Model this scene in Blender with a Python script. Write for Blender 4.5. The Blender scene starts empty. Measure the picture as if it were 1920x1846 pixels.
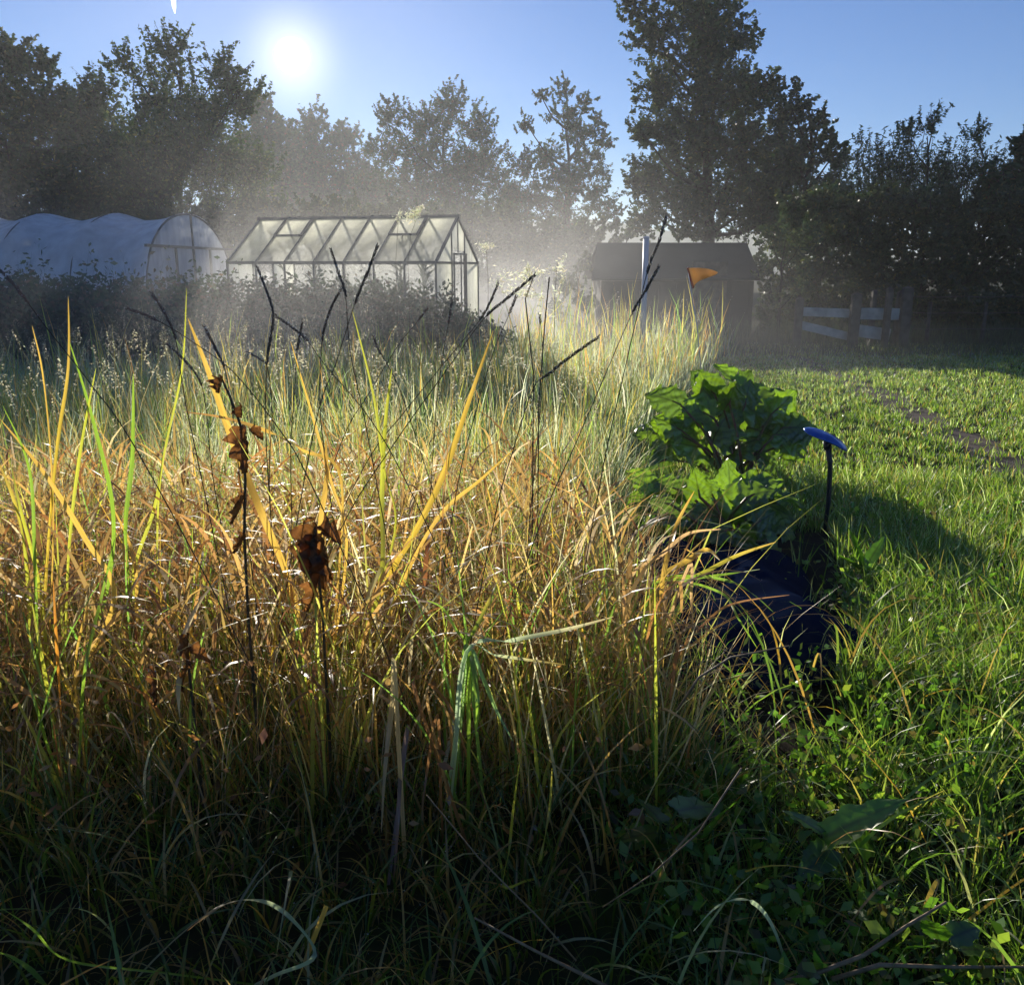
import bpy, math, random
import numpy as np
from mathutils import Vector, Matrix
random.seed(7)
R = np.random.default_rng(7)
S = bpy.context.scene
COL = S.collection
# ---------------------------------------------------------------- camera
F = 1640.0; CX, CY = 960.0, 923.0; CAMH = 1.6
PITCH = math.atan((CY - 500) / F)
cam_d = bpy.data.cameras.new("camera"); cam = bpy.data.objects.new("camera", cam_d); COL.objects.link(cam)
cam.location = (0, 0, CAMH); cam.rotation_euler = (math.pi/2 - PITCH, 0, 0)
cam_d.sensor_fit = 'HORIZONTAL'; cam_d.sensor_width = 36; cam_d.lens = 36 * F / 1920
cam_d.clip_start = 0.05; cam_d.clip_end = 9000
S.camera = cam
CP, SP = math.cos(PITCH), math.sin(PITCH)
def ray(px, py):
    dx, dy = (px - CX) / F, (CY - py) / F
    return Vector((dx, CP + dy * SP, -SP + dy * CP))
def W(px, py, Y):
    r = ray(px, py); t = Y / r.y
    return Vector((r.x * t, Y, CAMH + r.z * t))
def G(px, py):                       # ground point seen at a pixel
    r = ray(px, py); t = -CAMH / r.z
    return Vector((r.x * t, r.y * t, 0))
# ---------------------------------------------------------------- light
sd = ray(548, 105).normalized()
AZ = math.atan2(sd.x, sd.y); EL = math.asin(sd.z) + math.radians(2.5)
lamp_dir = Vector((math.sin(AZ) * math.cos(EL), math.cos(AZ) * math.cos(EL), math.sin(EL)))
w = bpy.data.worlds.new("World"); S.world = w; w.use_nodes = True
nt = w.node_tree; nt.nodes.clear()
def N(t, **k):
    n = nt.nodes.new(t)
    for a, b in k.items(): setattr(n, a, b)
    return n
sky = N('ShaderNodeTexSky', sky_type='NISHITA', sun_disc=False, sun_elevation=EL, sun_rotation=AZ)
sky.air_density = 1.0; sky.dust_density = 0.0; sky.ozone_density = 4.0
bg = N('ShaderNodeBackground'); bg.inputs[1].default_value = 0.058
tc = N('ShaderNodeTexCoord'); dot = N('ShaderNodeVectorMath', operation='DOT_PRODUCT'); dot.inputs[1].default_value = sd
nt.links.new(tc.outputs['Generated'], dot.inputs[0])
def ramp(a, b, amp, p=1.0):
    m = N('ShaderNodeMapRange'); m.inputs[1].default_value = math.cos(math.radians(b)); m.inputs[2].default_value = math.cos(math.radians(a))
    m.inputs[3].default_value = 0; m.inputs[4].default_value = 1
    nt.links.new(dot.outputs['Value'], m.inputs[0])
    q = N('ShaderNodeMath', operation='POWER'); q.inputs[1].default_value = p; nt.links.new(m.outputs[0], q.inputs[0])
    k = N('ShaderNodeMath', operation='MULTIPLY'); k.inputs[1].default_value = amp; nt.links.new(q.outputs[0], k.inputs[0])
    return k
d1 = ramp(0.3, 1.0, 6.0); d2 = ramp(0.0, 7.5, 0.45, 14.0); d3 = ramp(0, 24, 0.14, 4)
s1 = N('ShaderNodeMath', operation='ADD'); s2 = N('ShaderNodeMath', operation='ADD')
nt.links.new(d1.outputs[0], s1.inputs[0]); nt.links.new(d2.outputs[0], s1.inputs[1])
nt.links.new(s1.outputs[0], s2.inputs[0]); nt.links.new(d3.outputs[0], s2.inputs[1])
bg2 = N('ShaderNodeBackground'); bg2.inputs[0].default_value = (1.0, 0.90, 0.88, 1)
nt.links.new(s2.outputs[0], bg2.inputs[1])
add = N('ShaderNodeAddShader'); out = N('ShaderNodeOutputWorld')
hs = N('ShaderNodeVectorMath', operation='MULTIPLY'); hs.inputs[1].default_value = (.74, .97, 1.36)
nt.links.new(sky.outputs[0], hs.inputs[0]); nt.links.new(hs.outputs[0], bg.inputs[0]); nt.links.new(bg.outputs[0], add.inputs[0]); nt.links.new(bg2.outputs[0], add.inputs[1])
nt.links.new(add.outputs[0], out.inputs[0])
ld = bpy.data.lights.new("sun", 'SUN'); ld.energy = 5.0; ld.angle = math.radians(0.5); ld.color = (1.0, 0.92, 0.79)
sun = bpy.data.objects.new("sun", ld); COL.objects.link(sun); sun.location = (0, 0, 40)
sun.rotation_euler = lamp_dir.to_track_quat('Z', 'Y').to_euler()
S.view_settings.view_transform = 'Standard'; S.view_settings.look = 'None'
S.view_settings.exposure = 0.44; S.view_settings.gamma = 1.0
c = S.cycles
c.max_bounces = 5; c.diffuse_bounces = 2; c.glossy_bounces = 2; c.transmission_bounces = 4; c.transparent_max_bounces = 12
c.volume_bounces = 0; c.caustics_reflective = False; c.caustics_refractive = False
c.sample_clamp_indirect = 4.0; c.use_denoising = True; c.denoising_prefilter = 'ACCURATE'
c.volume_step_rate = 1.0; c.volume_max_steps = 64
# ---------------------------------------------------------------- materials
def mat(name):
    m = bpy.data.materials.new(name); m.use_nodes = True; m.node_tree.nodes.clear(); return m
def leafmat(name, trans=0.45, rough=0.35, spec=0.5, tint=(1, 1, 1), gloss=0.08, attr=True, color=(0.1, 0.15, 0.03), tboost=1.0, noise=0.0, nscale=30):
    m = mat(name); t = m.node_tree; n = t.nodes; l = t.links
    if attr:
        a = n.new('ShaderNodeVertexColor'); a.layer_name = 'Col'; col = a.outputs[0]
    else:
        a = n.new('ShaderNodeRGB'); a.outputs[0].default_value = (*color, 1); col = a.outputs[0]
    if noise > 0:
        tcn = n.new('ShaderNodeTexCoord'); no = n.new('ShaderNodeTexNoise'); no.inputs['Scale'].default_value = nscale; no.inputs['Detail'].default_value = 4
        l.new(tcn.outputs['Object'], no.inputs[0])
        mr = n.new('ShaderNodeMapRange'); mr.inputs[1].default_value = .3; mr.inputs[2].default_value = .7; mr.inputs[3].default_value = 1 - noise; mr.inputs[4].default_value = 1 + noise
        l.new(no.outputs[0], mr.inputs[0])
        vm = n.new('ShaderNodeVectorMath'); vm.operation = 'SCALE'; l.new(col, vm.inputs[0]); l.new(mr.outputs[0], vm.inputs['Scale']); col = vm.outputs[0]
    d = n.new('ShaderNodeBsdfDiffuse'); l.new(col, d.inputs[0])
    tr = n.new('ShaderNodeBsdfTranslucent')
    vm = n.new('ShaderNodeVectorMath'); vm.operation = 'MULTIPLY'; vm.inputs[1].default_value = tuple(x * tboost for x in tint); l.new(col, vm.inputs[0]); l.new(vm.outputs[0], tr.inputs[0])
    mx = n.new('ShaderNodeMixShader'); mx.inputs[0].default_value = trans; l.new(d.outputs[0], mx.inputs[1]); l.new(tr.outputs[0], mx.inputs[2])
    res = mx.outputs[0]
    if gloss > 0:
        g = n.new('ShaderNodeBsdfGlossy'); g.inputs['Roughness'].default_value = rough; g.inputs[0].default_value = (1, 1, 1, 1)
        m2 = n.new('ShaderNodeMixShader'); m2.inputs[0].default_value = gloss; l.new(res, m2.inputs[1]); l.new(g.outputs[0], m2.inputs[2]); res = m2.outputs[0]
    o = n.new('ShaderNodeOutputMaterial'); l.new(res, o.inputs[0]); return m
def solid(name, color, rough=0.6, metal=0.0, noise=0.25, nscale=8.0, spec=0.5, bump=0.0, color2=None):
    m = mat(name); t = m.node_tree; n = t.nodes; l = t.links
    p = n.new('ShaderNodeBsdfPrincipled'); p.inputs['Roughness'].default_value = rough; p.inputs['Metallic'].default_value = metal
    p.inputs['Specular IOR Level'].default_value = spec
    tcn = n.new('ShaderNodeTexCoord'); no = n.new('ShaderNodeTexNoise'); no.inputs['Scale'].default_value = nscale; no.inputs['Detail'].default_value = 6
    l.new(tcn.outputs['Object'], no.inputs[0])
    cr = n.new('ShaderNodeValToRGB'); l.new(no.outputs[0], cr.inputs[0])
    c2 = color2 or tuple(x * (1 - noise) for x in color)
    cr.color_ramp.elements[0].position = .35; cr.color_ramp.elements[1].position = .65
    cr.color_ramp.elements[0].color = (*c2, 1); cr.color_ramp.elements[1].color = (*color, 1)
    l.new(cr.outputs[0], p.inputs[0])
    if bump:
        b = n.new('ShaderNodeBump'); b.inputs['Strength'].default_value = bump; l.new(no.outputs[0], b.inputs['Height']); l.new(b.outputs[0], p.inputs['Normal'])
    o = n.new('ShaderNodeOutputMaterial'); l.new(p.outputs[0], o.inputs[0]); return m
def filmmat(name, color, trans, transp, gloss, rough=0.3, noise=True):
    m = mat(name); t = m.node_tree; n = t.nodes; l = t.links
    tr = n.new('ShaderNodeBsdfTranslucent'); tr.inputs[0].default_value = (*color, 1)
    d = n.new('ShaderNodeBsdfDiffuse'); d.inputs[0].default_value = (*color, 1)
    a = n.new('ShaderNodeMixShader'); a.inputs[0].default_value = trans; l.new(d.outputs[0], a.inputs[1]); l.new(tr.outputs[0], a.inputs[2])
    tp = n.new('ShaderNodeBsdfTransparent'); b = n.new('ShaderNodeMixShader'); l.new(a.outputs[0], b.inputs[1]); l.new(tp.outputs[0], b.inputs[2])
    if noise:   # streaks of condensation and grime
        tcn = n.new('ShaderNodeTexCoord'); mp = n.new('ShaderNodeMapping'); mp.inputs['Scale'].default_value = (2.2, 2.2, 0.5)
        l.new(tcn.outputs['Object'], mp.inputs[0])
        no = n.new('ShaderNodeTexNoise'); no.inputs['Scale'].default_value = 1.6; no.inputs['Detail'].default_value = 5; l.new(mp.outputs[0], no.inputs[0])
        mr = n.new('ShaderNodeMapRange'); mr.inputs[1].default_value = .35; mr.inputs[2].default_value = .68; mr.inputs[3].default_value = max(0, transp - .12); mr.inputs[4].default_value = min(1, transp + .25)
        l.new(no.outputs[0], mr.inputs[0]); l.new(mr.outputs[0], b.inputs[0])
    else: b.inputs[0].default_value = transp
    g = n.new('ShaderNodeBsdfGlossy'); g.inputs['Roughness'].default_value = rough
    e = n.new('ShaderNodeMixShader'); e.inputs[0].default_value = gloss; l.new(b.outputs[0], e.inputs[1]); l.new(g.outputs[0], e.inputs[2])
    o = n.new('ShaderNodeOutputMaterial'); l.new(e.outputs[0], o.inputs[0]); return m
M = dict(
    grass=leafmat('blade', 0.58, 0.36, gloss=0.05, tboost=1.75, tint=(1, 1.1, 1.05)),
    lawn=leafmat('lawn blade', 0.52, 0.36, gloss=0.035, tint=(1.05, 1.15, 0.5), tboost=1.9),
    leaf=leafmat('tree leaf', 0.42, 0.45, gloss=0.05, tboost=1.2),
    weed=leafmat('weed leaf', 0.40, 0.4, gloss=0.05),
    rhub=leafmat('rhubarb leaf', 0.5, 0.34, gloss=0.08, tboost=2.1, tint=(1.1, 1.1, .35), noise=.3, nscale=14),
    dock=leafmat('dock leaf', 0.5, 0.35, gloss=0.06, tboost=2.1, tint=(1, 1.15, .4), noise=.3, nscale=14),
    dead=leafmat('dead leaf', 0.5, 0.5, gloss=0.02, attr=False, color=(0.13, 0.055, 0.014), tboost=2.0, noise=.8, nscale=38),
    bark=solid('bark', (0.07, 0.055, 0.04), 0.9, nscale=5, bump=.5, noise=.5),
    stemgreen=solid('green stem', (0.14, 0.20, 0.05), 0.5, nscale=20),
    stemred=solid('rhubarb stalk', (0.20, 0.05, 0.04), 0.4, nscale=20, color2=(.12, .14, .04)),
    stemdark=solid('dark stem', (0.09, 0.06, 0.03), 0.6, nscale=30),
    head=leafmat('seed husk', .25, .35, gloss=.07, attr=False, color=(.11, .07, .045), noise=.5, nscale=160),
    dew=leafmat('dew drop', 0.5, 0.12, gloss=0.45, attr=False, color=(0.85, 0.9, 0.92)),
    plume=leafmat('seed plume', 0.6, 0.4, gloss=0.05, attr=False, color=(0.42, 0.36, 0.25), tboost=1.5),
    glass=filmmat('misted glass', (0.97, 0.98, 0.88), 0.97, 0.36, 0.05), clear=filmmat('clear glass', (0.9, 0.95, 0.9), 0.9, 0.88, 0.05, 0.05, noise=False),
    film=filmmat('tunnel film', (0.90, 0.94, 0.97), 0.5, 0.12, 0.16, 0.3),
    filmend=filmmat('tunnel end film', (0.8, 0.84, 0.88), 0.5, 0.40, 0.08, 0.4),
    alu=solid('dull metal frame', (0.12, 0.125, 0.12), 0.55, 0.3, nscale=6),
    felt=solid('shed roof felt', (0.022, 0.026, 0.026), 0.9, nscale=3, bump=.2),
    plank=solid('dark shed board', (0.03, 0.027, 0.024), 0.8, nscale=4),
    wood=solid('weathered board', (0.46, 0.44, 0.40), 0.8, nscale=5, bump=.3, noise=.4),
    post=solid('old fence post', (0.10, 0.085, 0.07), 0.9, nscale=8, bump=.5, noise=.5),
    pipe=solid('pale grey pipe', (0.42, 0.48, 0.58), 0.4, nscale=3, noise=.1),
    orange=leafmat('orange pennant cloth', 0.6, 0.6, gloss=0.0, attr=False, color=(0.56, 0.37, 0.15), tboost=1.1),
    blue=solid('blue enamel', (0.03, 0.13, 0.50), 0.22, 0.35, nscale=20, noise=.25),
    darkmetal=solid('dark stake', (0.012, 0.016, 0.035), 0.4, 0.2, nscale=10),
    tub=solid('navy plastic', (0.007, 0.014, 0.040), 0.9, spec=0.0, nscale=6, noise=.3),
    soil=solid('soil', (0.028, 0.02, 0.014), 0.95, spec=.1, nscale=9, bump=.9, noise=.6),
    ground=solid('turf ground', (0.030, 0.045, 0.012), 0.95, spec=.05, nscale=3, bump=.6, color2=(.035, .026, .014)),
    dirt=solid('trodden earth', (0.13, 0.095, 0.075), 0.9, spec=.2, nscale=7, bump=.8, noise=.5),
    hill=solid('hill grass', (0.10, 0.16, 0.05), 0.9, nscale=.05, noise=.3),
    cord=solid('wire', (0.12, 0.11, 0.10), 0.5, nscale=4),
    stone=solid('stone', (0.25, 0.24, 0.22), 0.9, nscale=9, bump=.6),
)
# ---------------------------------------------------------------- helpers
def link(o): COL.objects.link(o); return o
def tag(o, label=None, cat=None, group=None, kind=None):
    if label: o['label'] = label
    if cat: o['category'] = cat
    if group: o['group'] = group
    if kind: o['kind'] = kind
    return o
def empty(name, loc, label, cat, group=None):
    o = bpy.data.objects.new(name, None); o.location = loc; o.empty_display_size = .1
    return tag(link(o), label, cat, group)
def npmesh(name, v, f, m, parent=None, col=None, smooth=False):
    """v world coords (n,3), f (k,q) same arity"""
    v = np.asarray(v, np.float32); f = np.asarray(f, np.int32)
    if parent is not None: v = v - np.array(parent.location, np.float32)
    me = bpy.data.meshes.new(name); k, q = f.shape
    me.vertices.add(len(v)); me.vertices.foreach_set('co', v.ravel())
    me.loops.add(k * q); me.loops.foreach_set('vertex_index', f.ravel())
    me.polygons.add(k); me.polygons.foreach_set('loop_start', np.arange(0, k * q, q, dtype=np.int32))
    if smooth: me.polygons.foreach_set('use_smooth', np.ones(k, bool))
    if col is not None:
        a = me.color_attributes.new('Col', 'FLOAT_COLOR', 'POINT')
        cc = np.ones((len(v), 4), np.float32); cc[:, :3] = col; a.data.foreach_set('color', cc.ravel())
    me.update(calc_edges=True); me.validate()
    me.materials.append(m)
    o = bpy.data.objects.new(name, me); link(o)
    if parent is not None: o.parent = parent
    return o
class MB:
    """collects quads"""
    def __init__(s): s.v = []; s.f = []; s.n = 0
    def add(s, v, f):
        v = np.asarray(v, float); f = np.asarray(f, int)
        s.v.append(v); s.f.append(f + s.n); s.n += len(v)
    def tube(s, pts, r, sides=6):
        pts = [Vector(p) for p in pts]; n = len(pts)
        rr = r if hasattr(r, '__len__') else [r] * n
        V = []
        up = Vector((0.3, 0.2, 1)).normalized()
        for i in range(n):
            t = (pts[min(i + 1, n - 1)] - pts[max(i - 1, 0)])
            if t.length < 1e-9: t = Vector((0, 0, 1))
            t.normalize(); a = t.cross(up)
            if a.length < 1e-3: a = t.cross(Vector((1, 0, 0)))
            a.normalize(); b = t.cross(a)
            for k in range(sides):
                th = 2 * math.pi * k / sides
                V.append(pts[i] + (a * math.cos(th) + b * math.sin(th)) * rr[i])
        Fq = [(i * sides + k, i * sides + (k + 1) % sides, (i + 1) * sides + (k + 1) % sides, (i + 1) * sides + k) for i in range(n - 1) for k in range(sides)]
        c0 = len(V); V.append(pts[0]); V.append(pts[-1])
        for k in range(0, sides): Fq.append((c0, (k + 1) % sides, k, k)); Fq.append((c0 + 1, (n - 1) * sides + k, (n - 1) * sides + (k + 1) % sides, (n - 1) * sides + (k + 1) % sides))
        s.add([tuple(x) for x in V], Fq)
    def box(s, c, size, rot=None, bev=0):
        x, y, z = [d / 2 for d in size]
        V = [Vector(p) for p in ((-x, -y, -z), (x, -y, -z), (x, y, -z), (-x, y, -z), (-x, -y, z), (x, -y, z), (x, y, z), (-x, y, z))]
        if rot is not None: V = [rot @ p for p in V]
        s.add([tuple(p + Vector(c)) for p in V], [(0, 3, 2, 1), (4, 5, 6, 7), (0, 1, 5, 4), (1, 2, 6, 5), (2, 3, 7, 6), (3, 0, 4, 7)])
    def bar(s, a, b, w, d):
        a = Vector(a); b = Vector(b); t = (b - a); L = t.length; q = t.to_track_quat('X', 'Z').to_matrix()
        s.box((a + b) / 2, (L, w, d), q)
    def build(s, name, m, parent=None, smooth=False, bevel=0, degen=False):
        if not s.v: return None
        v = np.concatenate(s.v); f = np.concatenate(s.f)
        if parent is not None: v = v - np.array(parent.location)
        me = bpy.data.meshes.new(name)
        faces = [tuple(dict.fromkeys(q)) for q in f.tolist()]
        me.from_pydata(v.tolist(), [], faces); me.update()
        if smooth: me.polygons.foreach_set('use_smooth', np.ones(len(me.polygons), bool))
        me.materials.append(m); o = link(bpy.data.objects.new(name, me))
        if parent is not None: o.parent = parent
        if bevel:
            b = o.modifiers.new('bevel', 'BEVEL'); b.width = bevel; b.segments = 2; b.limit_method = 'ANGLE'
        return o
def nz(x, y, s=1.0, seed=0):          # cheap smooth noise -1..1
    a = seed * 1.7
    return (np.sin(x * 1.3 * s + a + 1.9 * np.sin(y * .9 * s + a)) + np.sin(y * 1.7 * s - a * 2 + 1.3 * np.sin(x * 1.1 * s - a)) + .6 * np.sin((x + y) * 2.9 * s + a * 3)) / 2.6
def blades(base, L, az, lean, bend, width, col, seg=4, kink=0.0, kpos=0.6, tip=None, tw=0.9, prof=1.0):
    n = len(base); base = np.asarray(base, float)
    s = np.linspace(0, 1, seg + 1)
    th = lean[:, None] + bend[:, None] * s[None] ** 1.5
    if np.any(kink): th = th + (np.asarray(kink)[:, None]) * (s[None] > kpos)
    th = np.minimum(th, 2.9)
    ds = (L / seg)[:, None]
    azs = az[:, None] + R.normal(0, .25, n)[:, None] * s[None]
    step = np.stack([np.sin(th) * np.cos(azs), np.sin(th) * np.sin(azs), np.cos(th)], -1) * ds[..., None]
    P = np.concatenate([np.zeros((n, 1, 3)), np.cumsum(step[:, :-1], 1)], 1) + base[:, None]
    a2 = az + math.pi / 2 + R.normal(0, tw, n)
    a2 = a2[:, None] + (R.normal(0, 1.2, n))[:, None] * s[None]
    wd = np.stack([np.cos(a2), np.sin(a2), np.zeros_like(a2)], -1)
    wp = np.minimum(0.55 + 2.0 * s, 1) * (1 - s ** 2.2) ** prof + 0.03
    off = wd * (width[:, None] * wp[None] / 2)[..., None]
    V = np.stack([P - off, P + off], 2).reshape(n, -1, 3)          # n, (seg+1)*2
    i = np.arange(seg) * 2
    q = np.stack([i, i + 1, i + 3, i + 2], -1)
    Fc = (np.arange(n) * (seg + 1) * 2)[:, None, None] + q[None]
    c = np.repeat(col[:, None], (seg + 1) * 2, 1)
    if tip is not None:
        t = np.repeat(s, 2)[None, :, None] ** 1.6; c = c * (1 - t) + tip[:, None] * t
    return V.reshape(-1, 3), Fc.reshape(-1, 4), c.reshape(-1, 3), P
class Acc:
    def __init__(s): s.v = []; s.f = []; s.c = []; s.n = 0
    def add(s, v, f, c):
        s.v.append(v); s.f.append(f + s.n); s.c.append(c); s.n += len(v)
    def build(s, name, m, parent=None):
        return npmesh(name, np.concatenate(s.v), np.concatenate(s.f), m, parent, np.concatenate(s.c))
def palette(n, items):
    """items: [(weight,(r,g,b))]"""
    wts = np.array([i[0] for i in items], float); wts /= wts.sum()
    k = R.choice(len(items), n, p=wts); c = np.array([i[1] for i in items])[k]
    return c * R.uniform(.7, 1.3, (n, 1)) * R.uniform(.92, 1.08, (n, 3))
def leafquads(c, size, aspect=0.5, droop=0.0):
    """random rhombus leaves at points c"""
    n = len(c)
    a = R.normal(size=(n, 3)); a[:, 2] = a[:, 2] * .7 - droop; a /= np.linalg.norm(a, axis=1)[:, None]
    b = R.normal(size=(n, 3)); b -= a * (a * b).sum(1)[:, None]; b /= np.linalg.norm(b, axis=1)[:, None]
    s = (np.asarray(size) * np.ones(n))[:, None] / 2
    V = np.stack([c - a * s, c + b * s * aspect - a * s * .1, c + a * s, c - b * s * aspect - a * s * .1], 1)
    return V.reshape(-1, 3), np.arange(n * 4).reshape(-1, 4)
# ---------------------------------------------------------------- ground
def sheet(name, pts, z, m, label=None):
    me = bpy.data.meshes.new(name); me.from_pydata([(p[0], p[1], z) for p in pts], [], [tuple(range(len(pts)))]); me.update()
    me.materials.append(m); o = link(bpy.data.objects.new(name, me)); tag(o, kind='structure'); return o
sheet('ground', [(-900, -60), (900, -60), (900, 1800), (-900, 1800)], 0, M['ground'])
# worn path across the lawn
def pathedge():
    ctr = [G(1480, 668), G(1570, 705), G(1660, 745), G(1740, 790), G(1830, 835), G(1930, 890), G(2060, 960)]
    Lp, Rp = [], []
    sm = []
    for i in range(len(ctr) - 1):
        for k in range(8): sm.append(ctr[i].lerp(ctr[i + 1], k / 8))
    for i, p in enumerate(sm):
        d = (sm[min(i + 1, len(sm) - 1)] - sm[max(i - 1, 0)]).normalized(); nrm = Vector((-d.y, d.x, 0))
        ww = .26 + .06 * math.sin(i * .9) + random.uniform(-.05, .05)
        Lp.append(p + nrm * (ww + random.uniform(-.04, .04))); Rp.append(p - nrm * (ww + random.uniform(-.04, .04)))
    return sm, Lp, Rp
PSM, PL, PR_ = pathedge()
V = []; Fq = []
for a, b in zip(PL, PR_): V += [(a.x, a.y, .004), (b.x, b.y, .004)]
for i in range(len(PL) - 1): Fq.append((2 * i, 2 * i + 1, 2 * i + 3, 2 * i + 2))
pth = npmesh('path', V, Fq, M['dirt']); tag(pth, kind='structure')
PATH = np.array([(p.x, p.y) for p in PSM])
def pathdist(x, y):
    return np.sqrt(((x[:, None] - PATH[None, :, 0]) ** 2 + (y[:, None] - PATH[None, :, 1]) ** 2).min(1))
# bare soil bed
bed = [(G(1120, 1010)), G(1560, 1000), G(1590, 1180), G(1560, 1420), G(1330, 1460), G(1190, 1350)]
sheet('soil', bed, .004, M['soil'])
BED = np.array([(p.x, p.y) for p in bed])
def inpoly(x, y, P):
    ins = np.zeros(len(x), bool); j = len(P) - 1
    for i in range(len(P)):
        xi, yi = P[i]; xj, yj = P[j]
        c_ = ((yi > y) != (yj > y)) & (x < (xj - xi) * (y - yi) / (yj - yi + 1e-12) + xi)
        ins ^= c_; j = i
    return ins
# far hill
def hill():
    xs = np.linspace(-260, 420, 60); prof = 13 + 5 * np.sin(xs / 60 + 1) + 2 * np.sin(xs / 17)
    V = []; Fq = []
    for i, x in enumerate(xs):
        V += [(x, 330, 0), (x, 420, prof[i] * 1.15), (x, 560, prof[i] * .9), (x, 700, 0)]
    for i in range(len(xs) - 1):
        for k in range(3): a = i * 4 + k; Fq.append((a, a + 4, a + 5, a + 1))
    tag(npmesh('hill', V, Fq, M['hill'], smooth=True), kind='structure')
hill()
# ---------------------------------------------------------------- trees
def grow(name, label, cat, D, basepx, blobs, leafsize, dens, cols, group=None, depth=.8, up=.35, twig=1.0, lpt=30, seedh=.5, basez=0.0, trunk_r=None, aspect=.5, limbs=True, topy=None, mleaf='leaf', droop=0.0, spread=.09):
    base = W(basepx, 500, D); base.z = basez
    e = empty(name, base, label, cat, group)
    cs = []
    for b in blobs:
        px, py, r = b[:3]; rw = r / F * D
        c0 = W(px, py, D); c0.y += random.uniform(-1, 1) * depth * rw
        cs.append((c0, rw))
    zmax = max(c_.z + r * .5 for c_, r in cs)
    # trunk
    tr = trunk_r or max(.05, zmax * .017)
    lean = sum((c_[0].x for c_ in cs)) / len(cs) - base.x
    tp = []
    K = 9
    for i in range(K):
        t = i / (K - 1); tp.append(Vector((base.x + lean * .8 * t ** 1.3 + random.uniform(-1, 1) * tr * 1.2 * t, base.y + random.uniform(-1, 1) * tr * t, basez + (zmax * .86 - basez) * t)))
    mb = MB(); mb.tube(tp, [tr * (1.25 if i == 0 else 1) * (1 - .9 * i / (K - 1)) + .004 for i in range(K)], 8)
    def trunk_at(z):
        t = max(0, min(.999, (z - basez) / (zmax * .86 - basez))) * (K - 1); i = int(t); return tp[i].lerp(tp[min(i + 1, K - 1)], t - i)
    starts = []; ends = []
    ctr = Vector((base.x + lean, base.y, zmax * .5))
    for c_, r in cs:
        if limbs:
            hd = math.hypot(c_.x - base.x - lean, c_.y - base.y)
            z0 = max(basez + .2 * (zmax - basez), c_.z - hd * .9 - r * .6); a = trunk_at(min(z0, zmax * .8))
            mid = a.lerp(c_, .5) + Vector((random.uniform(-.1, .1) * r, random.uniform(-.1, .1) * r, -.12 * (c_ - a).length * (1 if c_.z > a.z else -1)))
            mb.tube([a, a.lerp(mid, .5) + Vector((0, 0, -.02 * r)), mid, mid.lerp(c_, .55) + Vector((0, 0, -.03 * r)), c_], [tr * .34, tr * .28, tr * .2, tr * .13, tr * .08], 5)
        n = int(dens * (r ** 2) / (leafsize ** 2) / lpt * 46)
        if n < 4: n = 4
        u = R.normal(size=(n, 3)); u /= np.linalg.norm(u, axis=1)[:, None]
        u[:, 2] *= .85
        rad = r * R.uniform(.25, 1.0, n) ** .6
        en = np.array(c_)[None] + u * rad[:, None] * R.uniform(.8, 1.15, (n, 1))
        ln = r * R.uniform(.35, .75, n) * twig
        dirv = u * .9 + R.normal(size=(n, 3)) * .35; dirv[:, 2] += up; dirv /= np.linalg.norm(dirv, axis=1)[:, None]
        st = en - dirv * ln[:, None]
        starts.append(st); ends.append(en)
        if limbs:
            idx = R.choice(n, min(n, 9), replace=False)
            for k in idx: mb.tube([c_, Vector(c_).lerp(Vector(st[k]), .6) + Vector((0, 0, -.03 * r)), st[k], en[k]], [tr * .08, tr * .06, tr * .035, tr * .015], 3)
    mb.build('trunk', M['bark'], e, smooth=True)
    st = np.concatenate(starts); en = np.concatenate(ends); n = len(st)
    # leaves along each twig
    t = R.uniform(0.1, 1.05, (n, lpt)); bow = np.zeros((n, lpt, 3)); bow[..., 2] = -np.sin(t * math.pi) * np.linalg.norm(en - st, axis=1)[:, None] * .12
    Lw = np.linalg.norm(en - st, axis=1)[:, None, None]
    pts = st[:, None] + (en - st)[:, None] * t[..., None] + bow + R.normal(size=(n, lpt, 3)) * Lw * spread * (1.3 - .9 * t[..., None])
    pts = pts.reshape(-1, 3); pts = pts[pts[:, 2] > basez + .1]
    tone = np.repeat(R.uniform(.75, 1.25, n), lpt)[:len(pts)]
    v, f = leafquads(pts, leafsize * R.uniform(.6, 1.3, len(pts)), aspect, droop)
    cc = palette(len(pts), cols) * tone[:, None]
    # twigs as thin strips, joined into the crown mesh
    a = R.normal(size=(n, 3)); a -= (en - st) * ((a * (en - st)).sum(1) / ((en - st) ** 2).sum(1))[:, None]; a /= np.linalg.norm(a, axis=1)[:, None]
    tw_ = leafsize * .09
    tv = np.stack([st - a * tw_, st + a * tw_, en + a * tw_ * .4, en - a * tw_ * .4], 1).reshape(-1, 3)
    tf = np.arange(n * 4).reshape(-1, 4)
    ac = Acc(); ac.add(v, f, np.repeat(cc, 4, 0)); ac.add(tv, tf, np.tile(np.array([[.05, .04, .03]]), (len(tv), 1)))
    ac.build('crown', M[mleaf], e)
    return e
GR = [(3, (.040, .080, .024)), (2, (.065, .105, .028)), (.6, (.11, .10, .03)), (.35, (.16, .08, .03))]
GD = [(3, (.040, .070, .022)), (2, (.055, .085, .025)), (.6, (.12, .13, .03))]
GW = [(3, (.055, .095, .030)), (2, (.08, .12, .03)), (.6, (.15, .17, .04))]
tg = 'tall trees along the far side of the garden'
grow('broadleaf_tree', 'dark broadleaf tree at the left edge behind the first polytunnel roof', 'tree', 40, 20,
     [(20, 95, 62), (75, 110, 40), (0, 190, 110), (90, 190, 70), (60, 290, 120), (10, 360, 110), (110, 370, 90)], .22, 1.0, GD, tg)
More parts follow.
